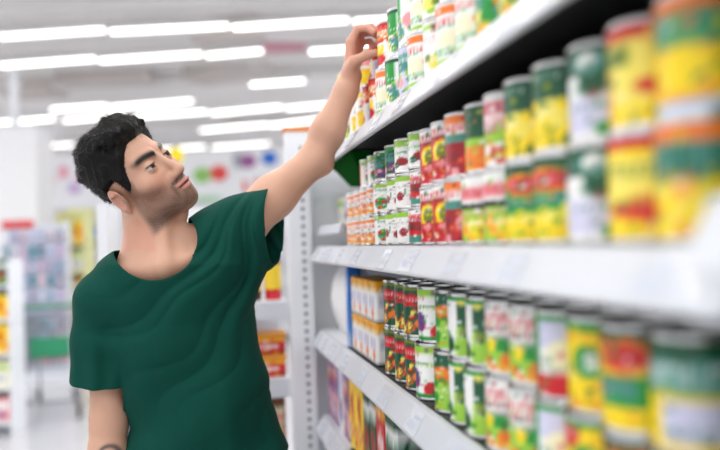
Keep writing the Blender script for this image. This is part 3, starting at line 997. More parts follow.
def disc(px_, py_, ru, rv, col, nm):
    c = (sx(px_), 0, zat(py_, px_, Zs))
    a, b = ru * Zs / FPX, rv * Zs / FPX
    V = [(c[0] + a * math.cos(t), -.012, c[2] + b * math.sin(t)) for t in np.linspace(0, 2 * math.pi, 20, endpoint=False)]
    V2 = [(x, .001, z) for x, _, z in V]
    F = [tuple(range(20)), tuple(range(39, 19, -1))] + [(i, i + 20, (i + 1) % 20 + 20, (i + 1) % 20) for i in range(20)]
    MB().raw(V + V2, F).build(nm, flat(col), sg)


for a in ((204, 175, 9, 8, (0.58, 0.80, 0.42), 'round_spot'), (221, 173, 9, 8, (0.90, 0.30, 0.28), 'round_spot'), (250, 161, 9, 7, (0.62, 0.36, 0.60), 'round_spot'),
          (272, 158, 8, 7, (0.10, 0.42, 0.80), 'round_spot'), (65, 172, 5, 7, (0.94, 0.66, 0.74), 'petal'), (76, 188, 7, 6, (0.82, 0.72, 0.88), 'petal'),
          (52, 181, 6, 4, (0.95, 0.85, 0.78), 'petal'), (82, 176, 5, 5, (0.93, 0.74, 0.80), 'petal'), (208, 199, 16, 3, (0.70, 0.86, 0.72), 'stripe'),
          (247, 186, 2.5, 6, (0.90, 0.30, 0.32), 'stroke'), (259, 184, 2.5, 6, (0.90, 0.30, 0.32), 'stroke'), (240, 160, 5, 9, (0.70, 0.72, 0.76), 'stroke')):
    disc(*a)

# yellow balloon behind the nose
p = pix(176, 156, 8.0)
bal = MB().lathe([(.004, -.115), (.012, -.108), (.03, -.10), (.06, -.075), (.085, -.03), (.09, .01), (.082, .05), (.055, .085), (.02, .10), (.003, .102)], 20).build('balloon', flat((0.99, 0.90, 0.02), .3), None, True)
bal.location = [float(t) for t in p]
tag(bal, 'yellow balloon hanging behind the nose of the man', 'balloon')
MB().tube([(0, 0, .10), (0.01, 0, .6), (0, 0, CEIL - float(p[2]))], .003, 5).build('string', M_white, bal)

# shopping cart
Zc_ = 6.4
base = frame_at(51, Zc_)
ct = empty('shopping_cart', base, RZ + .35, 'wire shopping cart with green seat flap left of the man', 'shopping cart')
fr = MB()
W2, L2 = .22, .38
for s in (-1, 1):
    fr.tube([(s * W2, -L2, .14), (s * W2, -L2 + .04, .42), (s * W2, -L2 - .03, .98)], .011, 8)
    fr.tube([(s * W2, -L2, .14), (s * W2 * .7, L2, .14)], .011, 8)
    fr.tube([(s * W2, -L2 + .03, .40), (s * W2 * .7, L2, .46)], .010, 8)
    fr.tube([(s * W2 * .7, L2, .14), (s * W2 * .7, L2 - .05, .46)], .010, 8)
fr.tube([(-W2, -L2, .16), (W2, -L2, .16)], .010, 8)
fr.build('frame', M_chrome, ct, True)
wr = MB()
for k in range(6):
    t = k / 5
    z = .46 + t * .40
    e = .02 * t
    a = [(-W2 - e, -L2 - .02 * t, z), (W2 + e, -L2 - .02 * t, z), (W2 * .75 + e, L2 + .05 * t, z), (-W2 * .75 - e, L2 + .05 * t, z), (-W2 - e, -L2 - .02 * t, z)]
    wr.tube(a, .006 if k < 5 else .010, 5)
for k in range(11):
    u = k / 10
    for s in (-1, 1):
        x = s * (W2 + (W2 * .75 - W2) * u)
        y = -L2 + 2 * L2 * u
        wr.tube([(x, y, .46), (x + s * .02, y + (.07 * u - .02), .86)], .004, 5)
    x = -W2 + 2 * W2 * u
    wr.tube([(x, -L2, .46), (x * 1.09, -L2 - .02, .86)], .004, 5)
    wr.tube([(x * .75, L2, .46), (x * .84, L2 + .05, .86)], .004, 5)
    wr.tube([(x, -L2, .46), (x * .75, L2, .46)], .004, 5)
wr.build('basket', M_chrome, ct)
MB().tube([(-W2 - .01, -L2 - .03, .98), (W2 + .01, -L2 - .03, .98)], .018, 10).build('handle', flat((0.25, 0.55, 0.42), .4), ct, True)
MB().box(-.16, .16, -L2 - .055, -L2 - .030, .55, .72).build('seat_flap', flat((0.12, 0.55, 0.38), .4), ct, False, .006)
for (x, y) in ((-W2, -L2), (W2, -L2), (-W2 * .7, L2), (W2 * .7, L2)):
    w = MB().lathe([(.03, -.016), (.062, -.014), (.066, 0), (.062, .014), (.03, .016)], 18).build('wheel', M_tyre, ct, True)
    w.matrix_local = Matrix.Translation((x, y - .02, .0665)) @ Matrix.Rotation(math.pi / 2, 4, 'Y')
    MB().box(x - .024, x - .018, y - .04, y + .015, .06, .15).build('fork', M_chrome, ct)
pb = loc_in(base, 0.03, -.02)
carton('ca_pink', pb[0], pb[1], .4675, .24, .2, .12, 'pink box lying in the shopping cart', None, RZ + .35)

# ------------------------------------------------------------------ the man: implicit surfaces in camera space
f32 = np.float32


def P(px, py, Z):
    return np.array([(px - 360.0) * Z / FPX, (225.0 - py) * Z / FPX, Z], f32)


def cap_(Q, a, b, ra, rb):
    a = np.asarray(a, f32)
    ba = np.asarray(b, f32) - a
    pa = Q - a
    h = np.clip(pa @ ba / float(ba @ ba), 0, 1)
    d = pa - h[:, None] * ba
    return np.sqrt((d * d).sum(1)) - (ra + (rb - ra) * h)


def ell_(Q, c, r, Rm=None):
    q = Q - np.asarray(c, f32)
    if Rm is not None:
        q = q @ np.asarray(Rm, f32)
    r = np.asarray(r, f32)
    a = q / r
    k0 = np.sqrt((a * a).sum(1)) + 1e-6
    b = a / r
    k1 = np.sqrt((b * b).sum(1)) + 1e-6
    return k0 * (k0 - 1) / k1


def smin(a, b, k):
    h = np.clip(.5 + .5 * (b - a) / k, 0, 1)
    return b + (a - b) * h - k * h * (1 - h)


def smax(a, b, k):
    return -smin(-a, -b, k)


def sstep(a, b, x):
    t = np.clip((x - a) / (b - a), 0, 1)
    return t * t * (3 - 2 * t)


def mesh_sdf(fn, lo, hi, h, B=8, proj=2):
    lo = np.asarray(lo, f32)
    nb = np.ceil((np.asarray(hi) - lo) / (h * B)).astype(int)
    cx = [lo[i] + (np.arange(nb[i]) + .5) * B * h - h * .5 for i in range(3)]
    G = np.stack(np.meshgrid(*cx, indexing='ij'), -1).reshape(-1, 3).astype(f32)
    d = np.concatenate([fn(G[i:i + 60000]) for i in range(0, len(G), 60000)])
    act = np.nonzero(np.abs(d) < B * h * 1.5)[0]
    n = nb * B
    V = np.repeat(np.repeat(np.repeat(d.reshape(nb), B, 0), B, 1), B, 2).astype(f32)
    off = np.stack(np.meshgrid(np.arange(B), np.arange(B), np.arange(B), indexing='ij'), -1).reshape(-1, 3)
    bi = np.stack(np.unravel_index(act, nb), -1)
    for s in range(0, len(bi), 160):
        ix = (bi[s:s + 160, None, :] * B + off[None]).reshape(-1, 3)
        V[ix[:, 0], ix[:, 1], ix[:, 2]] = fn((lo + ix * h).astype(f32))
    ins = V < 0
    ids_all, pts_all, quads, flips = [], [], [], []
    for ax in range(3):
        s0 = [slice(None)] * 3
        s1 = [slice(None)] * 3
        s0[ax] = slice(0, -1)
        s1[ax] = slice(1, None)
        a, b = ins[tuple(s0)], ins[tuple(s1)]
        e = np.stack(np.nonzero(a != b), -1)
        o1, o2 = (ax + 1) % 3, (ax + 2) % 3
        e = e[(e[:, o1] > 0) & (e[:, o2] > 0) & (e[:, o1] < n[o1] - 1) & (e[:, o2] < n[o2] - 1)]
        e2 = e.copy()
        e2[:, ax] += 1
        va = V[e[:, 0], e[:, 1], e[:, 2]]
        vb = V[e2[:, 0], e2[:, 1], e2[:, 2]]
        t = va / (va - vb)
        p = e.astype(np.float64)
        p[:, ax] += t
        cells = []
        for (j, k) in ((-1, -1), (0, -1), (0, 0), (-1, 0)):
            c = e.copy()
            c[:, o1] += j
            c[:, o2] += k
            cells.append((c[:, 0] * n[1] + c[:, 1]) * n[2] + c[:, 2])
            pts_all.append(p)
        q = np.stack(cells, -1)
        ids_all += cells
        fl = ~(va < 0)
        q[fl] = q[fl][:, ::-1]
        quads.append(q)
    ids = np.concatenate(ids_all)
    pts = np.concatenate(pts_all)
    u, inv = np.unique(ids, return_inverse=True)
    cnt = np.bincount(inv)
    vert = np.stack([np.bincount(inv, pts[:, i]) / cnt for i in range(3)], -1)
    quads = np.searchsorted(u, np.concatenate(quads))
    vert = (lo + vert * h).astype(f32)
    for _ in range(proj):
        d0 = fn(vert)
        eps = h * .5
        g = np.stack([(fn(vert + np.eye(3, dtype=f32)[i] * f32(eps)) - d0) / eps for i in range(3)], -1)
        gg = (g * g).sum(1) + 1e-6
        st = np.clip(d0 / gg, -h, h)
        vert = vert - g * st[:, None] * .8
    return vert, quads


def lap(vert, quads, it=1, lam=.5):
    for _ in range(it):
        acc = np.zeros_like(vert)
        cn = np.zeros(len(vert), f32)
        for a in range(4):
            i, j = quads[:, a], quads[:, (a + 1) % 4]
            for k in range(3):
                acc[:, k] += np.bincount(i, vert[j, k], len(vert)) + np.bincount(j, vert[i, k], len(vert))
            cn += np.bincount(i, minlength=len(vert)) + np.bincount(j, minlength=len(vert))
        vert = vert + lam * (acc / np.maximum(cn, 1)[:, None] - vert)
    return vert.astype(f32)


# head frame: lateral hx (towards the camera side of the head), forward hy, up hz
HO = P(137.0, 179.5, 1.50)
HU = np.array([-.57, .82, 0.0])
HU /= np.linalg.norm(HU)
gi = np.array([.82, .57, 0.0])
gi /= np.linalg.norm(gi)
TH = math.radians(60)
HG = gi * math.sin(TH) + np.array([0, 0, -1.0]) * math.cos(TH)
HR = -gi * math.cos(TH) + np.array([0, 0, -1.0]) * math.sin(TH)
PH = math.radians(15)
HR, HU = HR * math.cos(PH) - HU * math.sin(PH), HU * math.cos(PH) + HR * math.sin(PH)
EYE = np.array([0, .0735, -.003])
_e0 = HO + HG * EYE[1] + HU * EYE[2]
PT = math.radians(6)
HG, HU = HG * math.cos(PT) - HU * math.sin(PT), HU * math.cos(PT) + HG * math.sin(PT)
HM = np.stack([HR, HG, HU], 1).astype(f32)      # columns


HO = (_e0 - HG * EYE[1] - HU * EYE[2]).astype(f32)


def to_head(Q):
    return (Q - HO) @ HM


def from_head(p):
    return HO + HM @ np.asarray(p, f32)


def cranium(q):
    d = ell_(q, (0, -.004, .032), (.0720, .084, .080))
    return d


def head_sdf(Q):
    q = to_head(Q)
    s = q.copy()
    s[:, 0] = np.abs(s[:, 0])
    d = cranium(q)
    d = smin(d, ell_(s, (0, .030, -.030), (.061, .060, .078)), .03)
    d = smin(d, cap_(s, (.050, -.002, -.066), (.012, .069, -.100), .017, .016), .030)      # jaw
    d = smin(d, ell_(s, (0, .074, -.100), (.020, .017, .017)), .020)                        # chin
    d = smin(d, ell_(s, (.043, .054, -.028), (.022, .020, .018)), .022)                     # cheek bone
    d = smin(d, cap_(s, (.012, .083, .019), (.045, .066, .021), .0085, .007), .014)         # brow
    d = smax(d, -ell_(s, (.0315, .098, -.003), (.019, .018, .0125)), .014)                  # socket
    d = smin(d, ell_(s, (0, .070, -.070), (.032, .024, .030)), .020)                        # muzzle
    n = cap_(s, (0, .084, .004), (0, .105, -.037), .0065, .0092)
    n = smin(n, ell_(s, (0, .1065, -.041), (.0105, .0098, .0088)), .008)
    n = smin(n, ell_(s, (.0115, .096, -.0440), (.0078, .0105, .0075)), .008)
    n = smax(n, -ell_(s, (.0062, .102, -.0520), (.0036, .006, .004)), .003)
    d = smin(d, n, .010)
    ul = ell_(s, (.006, .0925, -.0655), (.0185, .0075, .0050))
    ll = ell_(s, (0, .0905, -.0755), (.0185, .0085, .0060))
    d = smin(d, ul, .005)
    d = smin(d, ll, .006)
    d = smax(d, -ell_(s, (0, .101, -.0703), (.0240, .0105, .0018)), .002)
    # eyeball and lids
    eb = ell_(s, (.0315, .0735, -.003), (.0125, .0125, .0125))
    lid = np.maximum(ell_(s, (.0315, .0735, -.003), (.0146, .0142, .0140)), -np.maximum((s[:, 2] + .003) - .0030 - .25 * (s[:, 1] - .08), -(s[:, 2] + .003) - .0055))
    # keep only the parts above / below the opening
    op = np.maximum((s[:, 2] + .003) - .0034, -(s[:, 2] + .003) - .0042)
    lid = np.maximum(ell_(s, (.0315, .0735, -.003), (.0150, .0146, .0146)), -op)
    d = smin(d, lid, .004)
    d = np.minimum(d, eb)
    # ear
    a = math.radians(22)
    Re = np.array([[math.cos(a), math.sin(a), 0], [-math.sin(a), math.cos(a), 0], [0, 0, 1]])
    b = math.radians(12)
    Rb = np.array([[1, 0, 0], [0, math.cos(b), -math.sin(b)], [0, math.sin(b), math.cos(b)]])
    Rm = Rb @ Re
    e = ell_(s, (.0775, -.006, -.020), (.0085, .0215, .031), Rm)
    e = smax(e, -ell_(s, (.0850, -.002, -.016), (.0088, .0135, .0208), Rm), .004)
    e = smin(e, ell_(s, (.079, .007, -.024), (.006, .0055, .0075)), .006)
    e = smin(e, ell_(s, (.082, -.004, -.002), (.004, .010, .0045)), .005)
    d = smin(d, e, .005)
    return d


NB = P(155, 262, 1.515)          # neck base
SR = P(98, 300, 1.47)            # his right shoulder (image left)
SL = P(238, 228, 1.555)          # his left shoulder, raised
ER = P(109, 418, 1.46)
WR = P(104, 530, 1.42)
EL = P(315, 160, 1.655)
WL = P(351, 80, 1.665)
PEL = P(206, 500, 1.53)

hu = np.array([.10, .985, .05])
hu /= np.linalg.norm(hu)
ht = np.array([-.30, 0.0, -.95])
ht -= hu * (ht @ hu)
ht /= np.linalg.norm(ht)
hp = np.cross(hu, ht)
if hp[0] < 0:
    hp = -hp
HANDL = []
for i, (lat, kl, l1, l2, l3, r) in enumerate(((.030, .082, .034, .024, .019, .0092), (.0105, .087, .038, .027, .020, .0095), (-.0105, .083, .036, .025, .020, .0090), (-.029, .075, .028, .019, .018, .0080))):
    k = WL + hu * kl + ht * lat * .92
    a = k + (hu * .93 + hp * .36) * l1
    b = a + (hu * .10 + hp * .99) * l2
    c = b + (hu * -.55 + hp * .83) * l3
    HANDL.append((WL + hu * .012 + ht * lat * .55, k, a, b, c, r))
T0 = WL + hu * .016 + ht * .020
T1 = WL + hu * .034 + ht * .040 + hp * .018
T2 = T1 + hu * .012 + ht * .004 + hp * .028
T3 = T2 + hu * .008 - ht * .004 + hp * .022


def hand_sdf(Q):
    d = None
    for w, k, a, b, c, r in HANDL:
        m = cap_(Q, w, k, .0135, .0125)
        d = m if d is None else smin(d, m, .012)
    for w, k, a, b, c, r in HANDL:
        fg = smin(cap_(Q, k, a, r * 1.18, r * 1.03), cap_(Q, a, b, r * 1.03, r * .95), .003)
        fg = smin(fg, cap_(Q, b, c, r * .95, r * .80), .003)
        d = smin(d, fg, .004)
    th = smin(cap_(Q, T0, T1, .0155, .0125), cap_(Q, T1, T2, .0118, .0105), .005)
    th = smin(th, cap_(Q, T2, T3, .0105, .0085), .003)
    return smin(d, th, .010)


dn = np.array([-.03, -1.0, -.08])
dn /= np.linalg.norm(dn)
lr_ = np.array([.35, 0, -.94])
HANDR = []
for lat, kl, L_, r in ((.028, .085, .075, .0090), (.0095, .09, .082, .0094), (-.0095, .086, .076, .0088), (-.027, .078, .060, .0078)):
    k = WR + dn * kl + lr_ * lat
    a = k + (dn + np.array([.12, 0, 0])) * L_ * .45
    b = a + (dn + np.array([.4, 0, 0])) * L_ * .3
    c = b + (dn + np.array([.7, 0, 0])) * L_ * .25
    HANDR.append((WR + dn * .012 + lr_ * lat * .5, k, a, b, c, r))


def body_sdf(Q):
    hd = head_sdf(Q)
    nk = cap_(Q, from_head((0, -.014, -.060)), NB, .0580, .063)
    nk = smin(nk, cap_(Q, from_head((.022, .020, -.088)), P(163, 264, 1.44), .010, .008), .018)    # sterno-mastoid
    nk = smin(nk, ell_(Q, from_head((0, .036, -.118)), (.012, .016, .012)), .014)                  # larynx
    d = smin(hd, nk, .022)
    t = cap_(Q, NB + np.array([-.020, -.022, .01]), SR + np.array([.03, -.01, 0]), .050, .040)
    t = smin(t, cap_(Q, NB + np.array([.015, -.01, .01]), SL, .050, .050), .05)
    t = smin(t, ell_(Q, P(172, 318, 1.52), (.140, .135, .080)), .06)
    t = smin(t, ell_(Q, P(192, 400, 1.53), (.115, .16, .076)), .06)
    t = smin(t, ell_(Q, P(206, 490, 1.53), (.140, .12, .088)), .06)
    t = smin(t, cap_(Q, P(150, 272, 1.445), P(112, 276, 1.455), .012, .012), .03)
    t = smin(t, cap_(Q, P(166, 271, 1.447), P(215, 246, 1.50), .012, .012), .03)
    # thighs
    t = smin(t, cap_(Q, PEL + np.array([-.085, -.03, 0], f32), PEL + np.array([-.10, -.24, 0], f32), .085, .070), .04)
    t = smin(t, cap_(Q, PEL + np.array([.085, -.03, 0], f32), PEL + np.array([.10, -.24, 0], f32), .085, .070), .04)
    d = smin(d, t, .045)
    ar = smin(cap_(Q, SR, SR + (ER - SR) * .5, .036, .036), cap_(Q, SR + (ER - SR) * .5, ER, .036, .0360), .012)
    ar = smin(ar, cap_(Q, ER, ER + (WR - ER) * .35, .0375, .0390), .02)
    ar = smin(ar, cap_(Q, ER + (WR - ER) * .35, WR, .0385, .026), .02)
    d = smin(d, ar, .015)
    for w, k, a, b, c, r in HANDR:
        m = smin(cap_(Q, w, k, .0140, .0125), cap_(Q, k, a, r * 1.15, r), .004)
        m = smin(m, cap_(Q, a, b, r, r * .92), .003)
        m = smin(m, cap_(Q, b, c, r * .92, r * .8), .003)
        d = smin(d, m, .008)
    t0 = WR + dn * .02 + lr_ * .02
    d = smin(d, smin(cap_(Q, t0, t0 + dn * .035 + lr_ * .025, .015, .0115), cap_(Q, t0 + dn * .035 + lr_ * .025, t0 + dn * .075 + lr_ * .03 + np.array([.012, 0, 0]), .011, .0085), .004), .01)
    al = smin(cap_(Q, SL, SL + (EL - SL) * .45, .055, .0455), cap_(Q, SL + (EL - SL) * .45, EL, .0455, .0360), .03)
    v = (WL - EL)
    al = smin(al, cap_(Q, EL, EL + v * .35, .0375, .0390), .02)
    al = smin(al, cap_(Q, EL + v * .35, EL + v * .85, .0385, .0270), .02)
    al = smin(al, cap_(Q, EL + v * .85, WL + hu * .01, .0265, .0245), .02)
    al = smin(al, ell_(Q, EL + np.array([.022, -.012, .0], f32), (.018, .018, .018)), .02)
    d = smin(d, al, .03)
    d = smin(d, hand_sdf(Q), .012)
    return d


def cam_to_world(v):
    return C0 + v[:, :1] * Rv + v[:, 1:2] * Uv + v[:, 2:3] * Fv


foot_c = pix(206, 500, 1.53)
MAN = np.array([foot_c[0], foot_c[1], 0.0])


def np_mesh(name, vw, quads, m, parent=None, cols=None, flip=True, smooth=True):
    me = bpy.data.meshes.new(name)
    q = quads[:, ::-1] if flip else quads
    me.vertices.add(len(vw))
    me.vertices.foreach_set('co', np.ascontiguousarray(vw, f32).ravel())
    me.loops.add(q.size)
    me.loops.foreach_set('vertex_index', np.ascontiguousarray(q, np.int32).ravel())
    me.polygons.add(len(q))
    me.polygons.foreach_set('loop_start', np.arange(0, q.size, 4, dtype=np.int32))
    me.polygons.foreach_set('loop_total', np.full(len(q), 4, np.int32))
    me.update(calc_edges=True)
    me.validate()
    if smooth:
        me.shade_smooth()
    me.materials.append(m)
    if cols is not None:
        set_print(me, cols)
    o = bpy.data.objects.new(name, me)
    COL.objects.link(o)
    if parent:
        o.parent = parent
    return o


M_skin = mat('skin', (0.8, 0.6, 0.5), 0.46, attr='print', sub=0.15, spec=0.35)

vb, qb = mesh_sdf(body_sdf, P(60, 640, 1.30)[:2].tolist() + [1.27], [P(392, 10, 1.72)[0], P(392, 12, 1.75)[1], 1.76], .0025)
vb = lap(vb, qb, 1, .35)


def wobble(q, s, seed):
    g = np.random.RandomState(seed)
    o = np.zeros(len(q), f32)
    for _ in range(7):
        k = g.normal(size=3) * s
        o += np.sin(q @ k.astype(f32) + g.uniform(0, 6.28))
    return o / 7 ** .5


def skin_colours(v):
    q = to_head(v)
    s = q.copy()
    s[:, 0] = np.abs(s[:, 0])
    base = np.array([0.795, 0.620, 0.530])
    col = np.tile(base, (len(v), 1))
    w1 = wobble(v, 45., 2)[:, None] * .012
    col = col + w1 * np.array([1.0, .9, .8])

    def mixc(mask, c):
        nonlocal col
        mask = np.clip(mask, 0, 1)[:, None]
        col = col * (1 - mask) + np.array(c) * mask
    inhead = (np.abs(q[:, 2]) < .15) & (np.abs(s[:, 0]) < .11) & (np.abs(q[:, 1]) < .15)
    # redder cheeks, nose and ears
    mixc(.35 * np.exp(-((s[:, 0] - .042) ** 2 + (q[:, 2] + .035) ** 2) / .0006) * inhead * (q[:, 1] > .02), (0.82, 0.55, 0.47))
    mixc(.30 * inhead * (s[:, 0] > .074) * (q[:, 1] < .01), (0.82, 0.54, 0.47))
    # beard: jaw, chin, moustache
    jaw = sstep(-.040, -.066, q[:, 2] + .30 * np.clip(.045 - q[:, 1], 0, .08) * -1 * 0)
    side = sstep(-.030, -.055, q[:, 2]) * sstep(.000, .018, q[:, 1])
    front = sstep(.030, .042, s[:, 0] + .0) * 0
    cheekline = sstep(-.012 - .0, -.040, q[:, 2] + 0.55 * (q[:, 1] - .045))
    beard = cheekline * sstep(.002, .016, q[:, 1]) * sstep(-.124, -.106, q[:, 2])
    beard = np.where(q[:, 2] < -.098, beard * sstep(-.150, -.105, q[:, 2]), beard)
    burn = sstep(.010, .018, q[:, 1]) * sstep(.046, .036, q[:, 1]) * (q[:, 2] < .0) * (q[:, 2] > -.07) * (s[:, 0] > .045)
    beard = np.maximum(beard, burn * .9)
    must = np.exp(-((q[:, 2] + .0565) / .0060) ** 2) * sstep(.032, .024, s[:, 0]) * (q[:, 1] > .07)
    mside = np.exp(-((s[:, 0] - .029) / .006) ** 2) * sstep(-.05, -.06, q[:, 2]) * sstep(-.1, -.09, q[:, 2]) * (q[:, 1] > .055)
    soul = np.exp(-((q[:, 2] + .085) / .005) ** 2 - (q[:, 0] / .009) ** 2) * (q[:, 1] > .07)
    bd = np.clip(np.maximum.reduce([beard * (.46 + .30 * sstep(-.07, -.095, q[:, 2])), must * 1.0, mside * .74, soul * .9]), 0, 1)
    bd = bd * (.88 + .14 * wobble(q, 900., 5)) * inhead
    mixc(bd * .92, (0.24, 0.175, 0.15))
    # lips
    lip = np.maximum(ell_(s, (.006, .0925, -.0655), (.0195, .0085, .0055)), -1)
    lip = np.minimum(lip, ell_(s, (0, .0905, -.0755), (.0190, .0095, .0062)))
    mixc(sstep(.0022, -.0005, lip) * inhead * (q[:, 1] > .085), (0.76, 0.52, 0.48))
    mixc(np.exp(-((q[:, 2] + .0703) / .0018) ** 2) * (s[:, 0] < .022) * (q[:, 1] > .078) * inhead, (0.36, 0.17, 0.16))
    # brows
    bx = s[:, 0]
    bl = .0160 + .006 * np.sin(np.clip((bx - .010) / .045, 0, 1) * 2.4) - .0
    br = np.exp(-((q[:, 2] - bl) / (.0058 - .04 * np.clip(bx - .03, 0, .03))) ** 2) * sstep(.008, .013, bx) * sstep(.058, .048, bx) * (q[:, 1] > .045) * inhead
    mixc(br * 1.15, (0.075, 0.055, 0.05))
    # eyes
    e = s - np.array([.0315, .0735, -.003], f32)
    re = np.sqrt((e * e).sum(1))
    ball = (re < .01295) & inhead & (e[:, 1] > 0)
    mixc(ball * 1.0, (0.74, 0.70, 0.68))
    gaze = np.array([.12, .97, .12])
    # both eyes look the same way; express gaze per side
    gz = np.stack([np.where(q[:, 0] > 0, -.02, .02), np.full(len(q), .96), np.full(len(q), .03)], -1)
    gz /= np.linalg.norm(gz, axis=1)[:, None]
    ang = np.arccos(np.clip((e * gz).sum(1) / np.maximum(re, 1e-5), -1, 1))
    mixc(ball * sstep(.62, .55, ang), (0.16, 0.09, 0.06))
    mixc(ball * sstep(.26, .20, ang), (0.03, 0.02, 0.02))
    lash = (re >= .0127) & (re < .0162) & inhead & (e[:, 1] > .002)
    mixc(lash * np.exp(-((e[:, 2] - .0042) / .0018) ** 2) * .95, (0.08, 0.055, 0.05))
    mixc(lash * np.exp(-((e[:, 2] + .0045) / .0012) ** 2) * .45, (0.35, 0.22, 0.18))
    # scalp under the hair is dark
    mixc(((cranium(q) < .004) & (q[:, 2] > hairline(q) + .004) & inhead) * .9, (0.10, 0.08, 0.075))
    # hands a little pinker, tattoo on the hanging forearm
    mixc(.35 * sstep(.12, .05, np.sqrt(((v - (WL + hu * .09)) ** 2).sum(1))), (0.86, 0.58, 0.50))
    tp = P(110, 456, 1.42)
    rr = np.sqrt((v[:, 0] - tp[0]) ** 2 + ((v[:, 1] - tp[1]) * .9) ** 2)
    ring = np.maximum(np.exp(-((rr - .020) / .0035) ** 2), np.exp(-((rr - .009) / .003) ** 2)) * (v[:, 2] < ER[2]) * (rr < .03)
    mixc(ring * .7, (0.20, 0.20, 0.22))
    return np.clip(col, 0, 1)


def hairline(q):
    hy = q[:, 1]
    L = np.interp(hy, [-.12, -.054, -.034, -.028, -.016, .016, .022, .034, .046, .066, .085, .12],
                  [-.078, -.076, -.062, -.030, .008, .014, -.034, -.028, .020, .058, .060, .058])
    return L.astype(f32)


body = np_mesh('person', cam_to_world(vb) - MAN, qb, M_skin, None, skin_colours(vb))
body.location = MAN
tag(body, 'dark-haired bearded man in green t-shirt reaching up to the top shelf', 'person')


# hair
def hair_thick(q):
    hx, hy, hz = np.abs(q[:, 0]), q[:, 1], q[:, 2]
    top = sstep(.030, .100, hz)
    t = .0085 + .007 * top
    t = t + .012 * np.exp(-((hy - .062) / .040) ** 2) * sstep(.060, .10, hz)             # quiff
    t = t + .005 * np.exp(-((hy + .075) / .05) ** 2) * np.exp(-((hz - .07) / .05) ** 2)  # full back crown
    t = t - .005 * sstep(.01, -.07, hz) - .006 * sstep(-.01, -.06, hy)
    edge = sstep(-.001, .016, hz - hairline(q))
    flow = hy * 1.0 + hz * .35
    strands = .0016 * np.sin(hx * 260 + 5 * np.sin(hy * 60) + 3 * np.sin(hz * 55)) + .0024 * np.sin(hx * 95 + hz * 60 + 2.2 * np.sin(hy * 38 + 1))
    lumps = .0046 * wobble(q, 75., 11) + .0022 * wobble(q, 190., 12)
    fine = .0009 * np.sin(q[:, 0] * 900 + 8 * np.sin(hy * 45) + 5 * np.sin(hz * 70))
    return -.004 + edge * (t + .004 + (strands + lumps + fine) * (.35 + .65 * top))


def hair_sdf(Q):
    q = to_head(Q)
    d = cranium(q) - hair_thick(q)
    return d * .8


lo_h = HO - np.array([.19, .17, .19], f32)
hi_h = HO + np.array([.17, .20, .19], f32)
vh, qh = mesh_sdf(hair_sdf, lo_h, hi_h, .0025, proj=1)
# drop everything that lies under the skin
kv = head_sdf(vh) > -.0025
qh = qh[kv[qh].any(1)]
used = np.unique(qh)
remap = np.full(len(vh), -1)
remap[used] = np.arange(len(used))
vh = vh[used]
qh = remap[qh]
M_hair = mat('black_hair', (0.052, 0.043, 0.040), 0.5, noise=0.5, nscale=140, bump=0.4, spec=0.22)
# loose strands growing out of the surface, combed back and up
gs = np.random.RandomState(4)
sel = gs.choice(len(vh), 5200)
SV, SQ = [], []
hq = to_head(vh)
for n_, i in enumerate(sel):
    p = hq[i].astype(float)
    if p[2] < hairline(hq[i:i + 1])[0] + .006:
        continue
    nrm = (p - np.array([0, -.004, .032])) / np.array([.0720, .084, .080]) ** 2
    nrm /= np.linalg.norm(nrm)
    top = min(max((p[2] - .03) / .07, 0), 1)
    flow = np.array([.25 * np.sign(p[0]) * (1 - top), -.75 + .35 * (p[1] > .05), -.9 * (1 - top) + .15]) + gs.normal(0, .22, 3)
    if p[1] > .045 and p[2] > .075:
        flow = np.array([gs.normal(0, .25), -.35 + gs.normal(0, .25), .75]) 
    flow -= nrm * (flow @ nrm) * .8
    flow /= np.linalg.norm(flow)
    L = gs.uniform(.007, .015) * (.45 + .75 * top) * (1.7 if p[1] > .03 and p[2] > .07 else 1.0)
    w = .00042
    side_ = np.cross(flow, nrm)
    side_ /= np.linalg.norm(side_) + 1e-9
    b0 = len(vh) + len(SV)
    for k in range(4):
        t = k / 3
        c = p - nrm * .002 + flow * L * t + nrm * (.0042 * math.sin(t * 2.2) + .0010)
        ww = w * (1 - .75 * t)
        SV.append(from_head(c - side_ * ww))
        SV.append(from_head(c + side_ * ww))
    for k in range(3):
        SQ.append((b0 + 2 * k, b0 + 2 * k + 1, b0 + 2 * k + 3, b0 + 2 * k + 2))
vh = np.vstack([vh, np.array(SV, f32)])
qh = np.vstack([qh, np.array(SQ)])
hair = np_mesh('hair', cam_to_world(vh) - MAN, qh, M_hair, body)
hair['label'] = 'short black hair swept up at the front'

# t-shirt
SHY = np.array([225, 262, 294, 318, 366, 420, 447, 470, 520], float)
SHL = np.array([128, 108, 103, 107, 124, 135, 128, 125, 122], float)
SHR = np.array([238, 262, 254, 252, 260, 274, 281, 286, 290], float)
ZT = 1.525
TY = ((225 - SHY) * ZT / FPX)[::-1]
TL = ((SHL - 360) * ZT / FPX)[::-1]
TR = ((SHR - 360) * ZT / FPX)[::-1]
HEMY = (225 - 449) * ZT / FPX


def torso_tube(Q):
    y = Q[:, 1]
    l = np.interp(y, TY, TL)
    r = np.interp(y, TY, TR)
    cxx = (l + r) / 2
    a = (r - l) / 2
    b = np.interp(y, TY, np.array([.150, .140, .128, .122, .118, .118, .122, .120, .085]))
    zc = ZT + .006 - .10 * (Q[:, 0] - cxx) * 0
    yaw = math.radians(24)
    u = Q[:, 0] - cxx
    w = Q[:, 2] - zc - u * math.tan(yaw) * .45
    n = 2.3
    k = (np.abs(u / a) ** n + np.abs(w / b) ** n) ** (1 / n)
    d = (k - 1) * np.minimum(a, b) * .92
    topc = (225 - 250) * ZT / FPX
    return smax(d, (y - topc) * .8, .03)


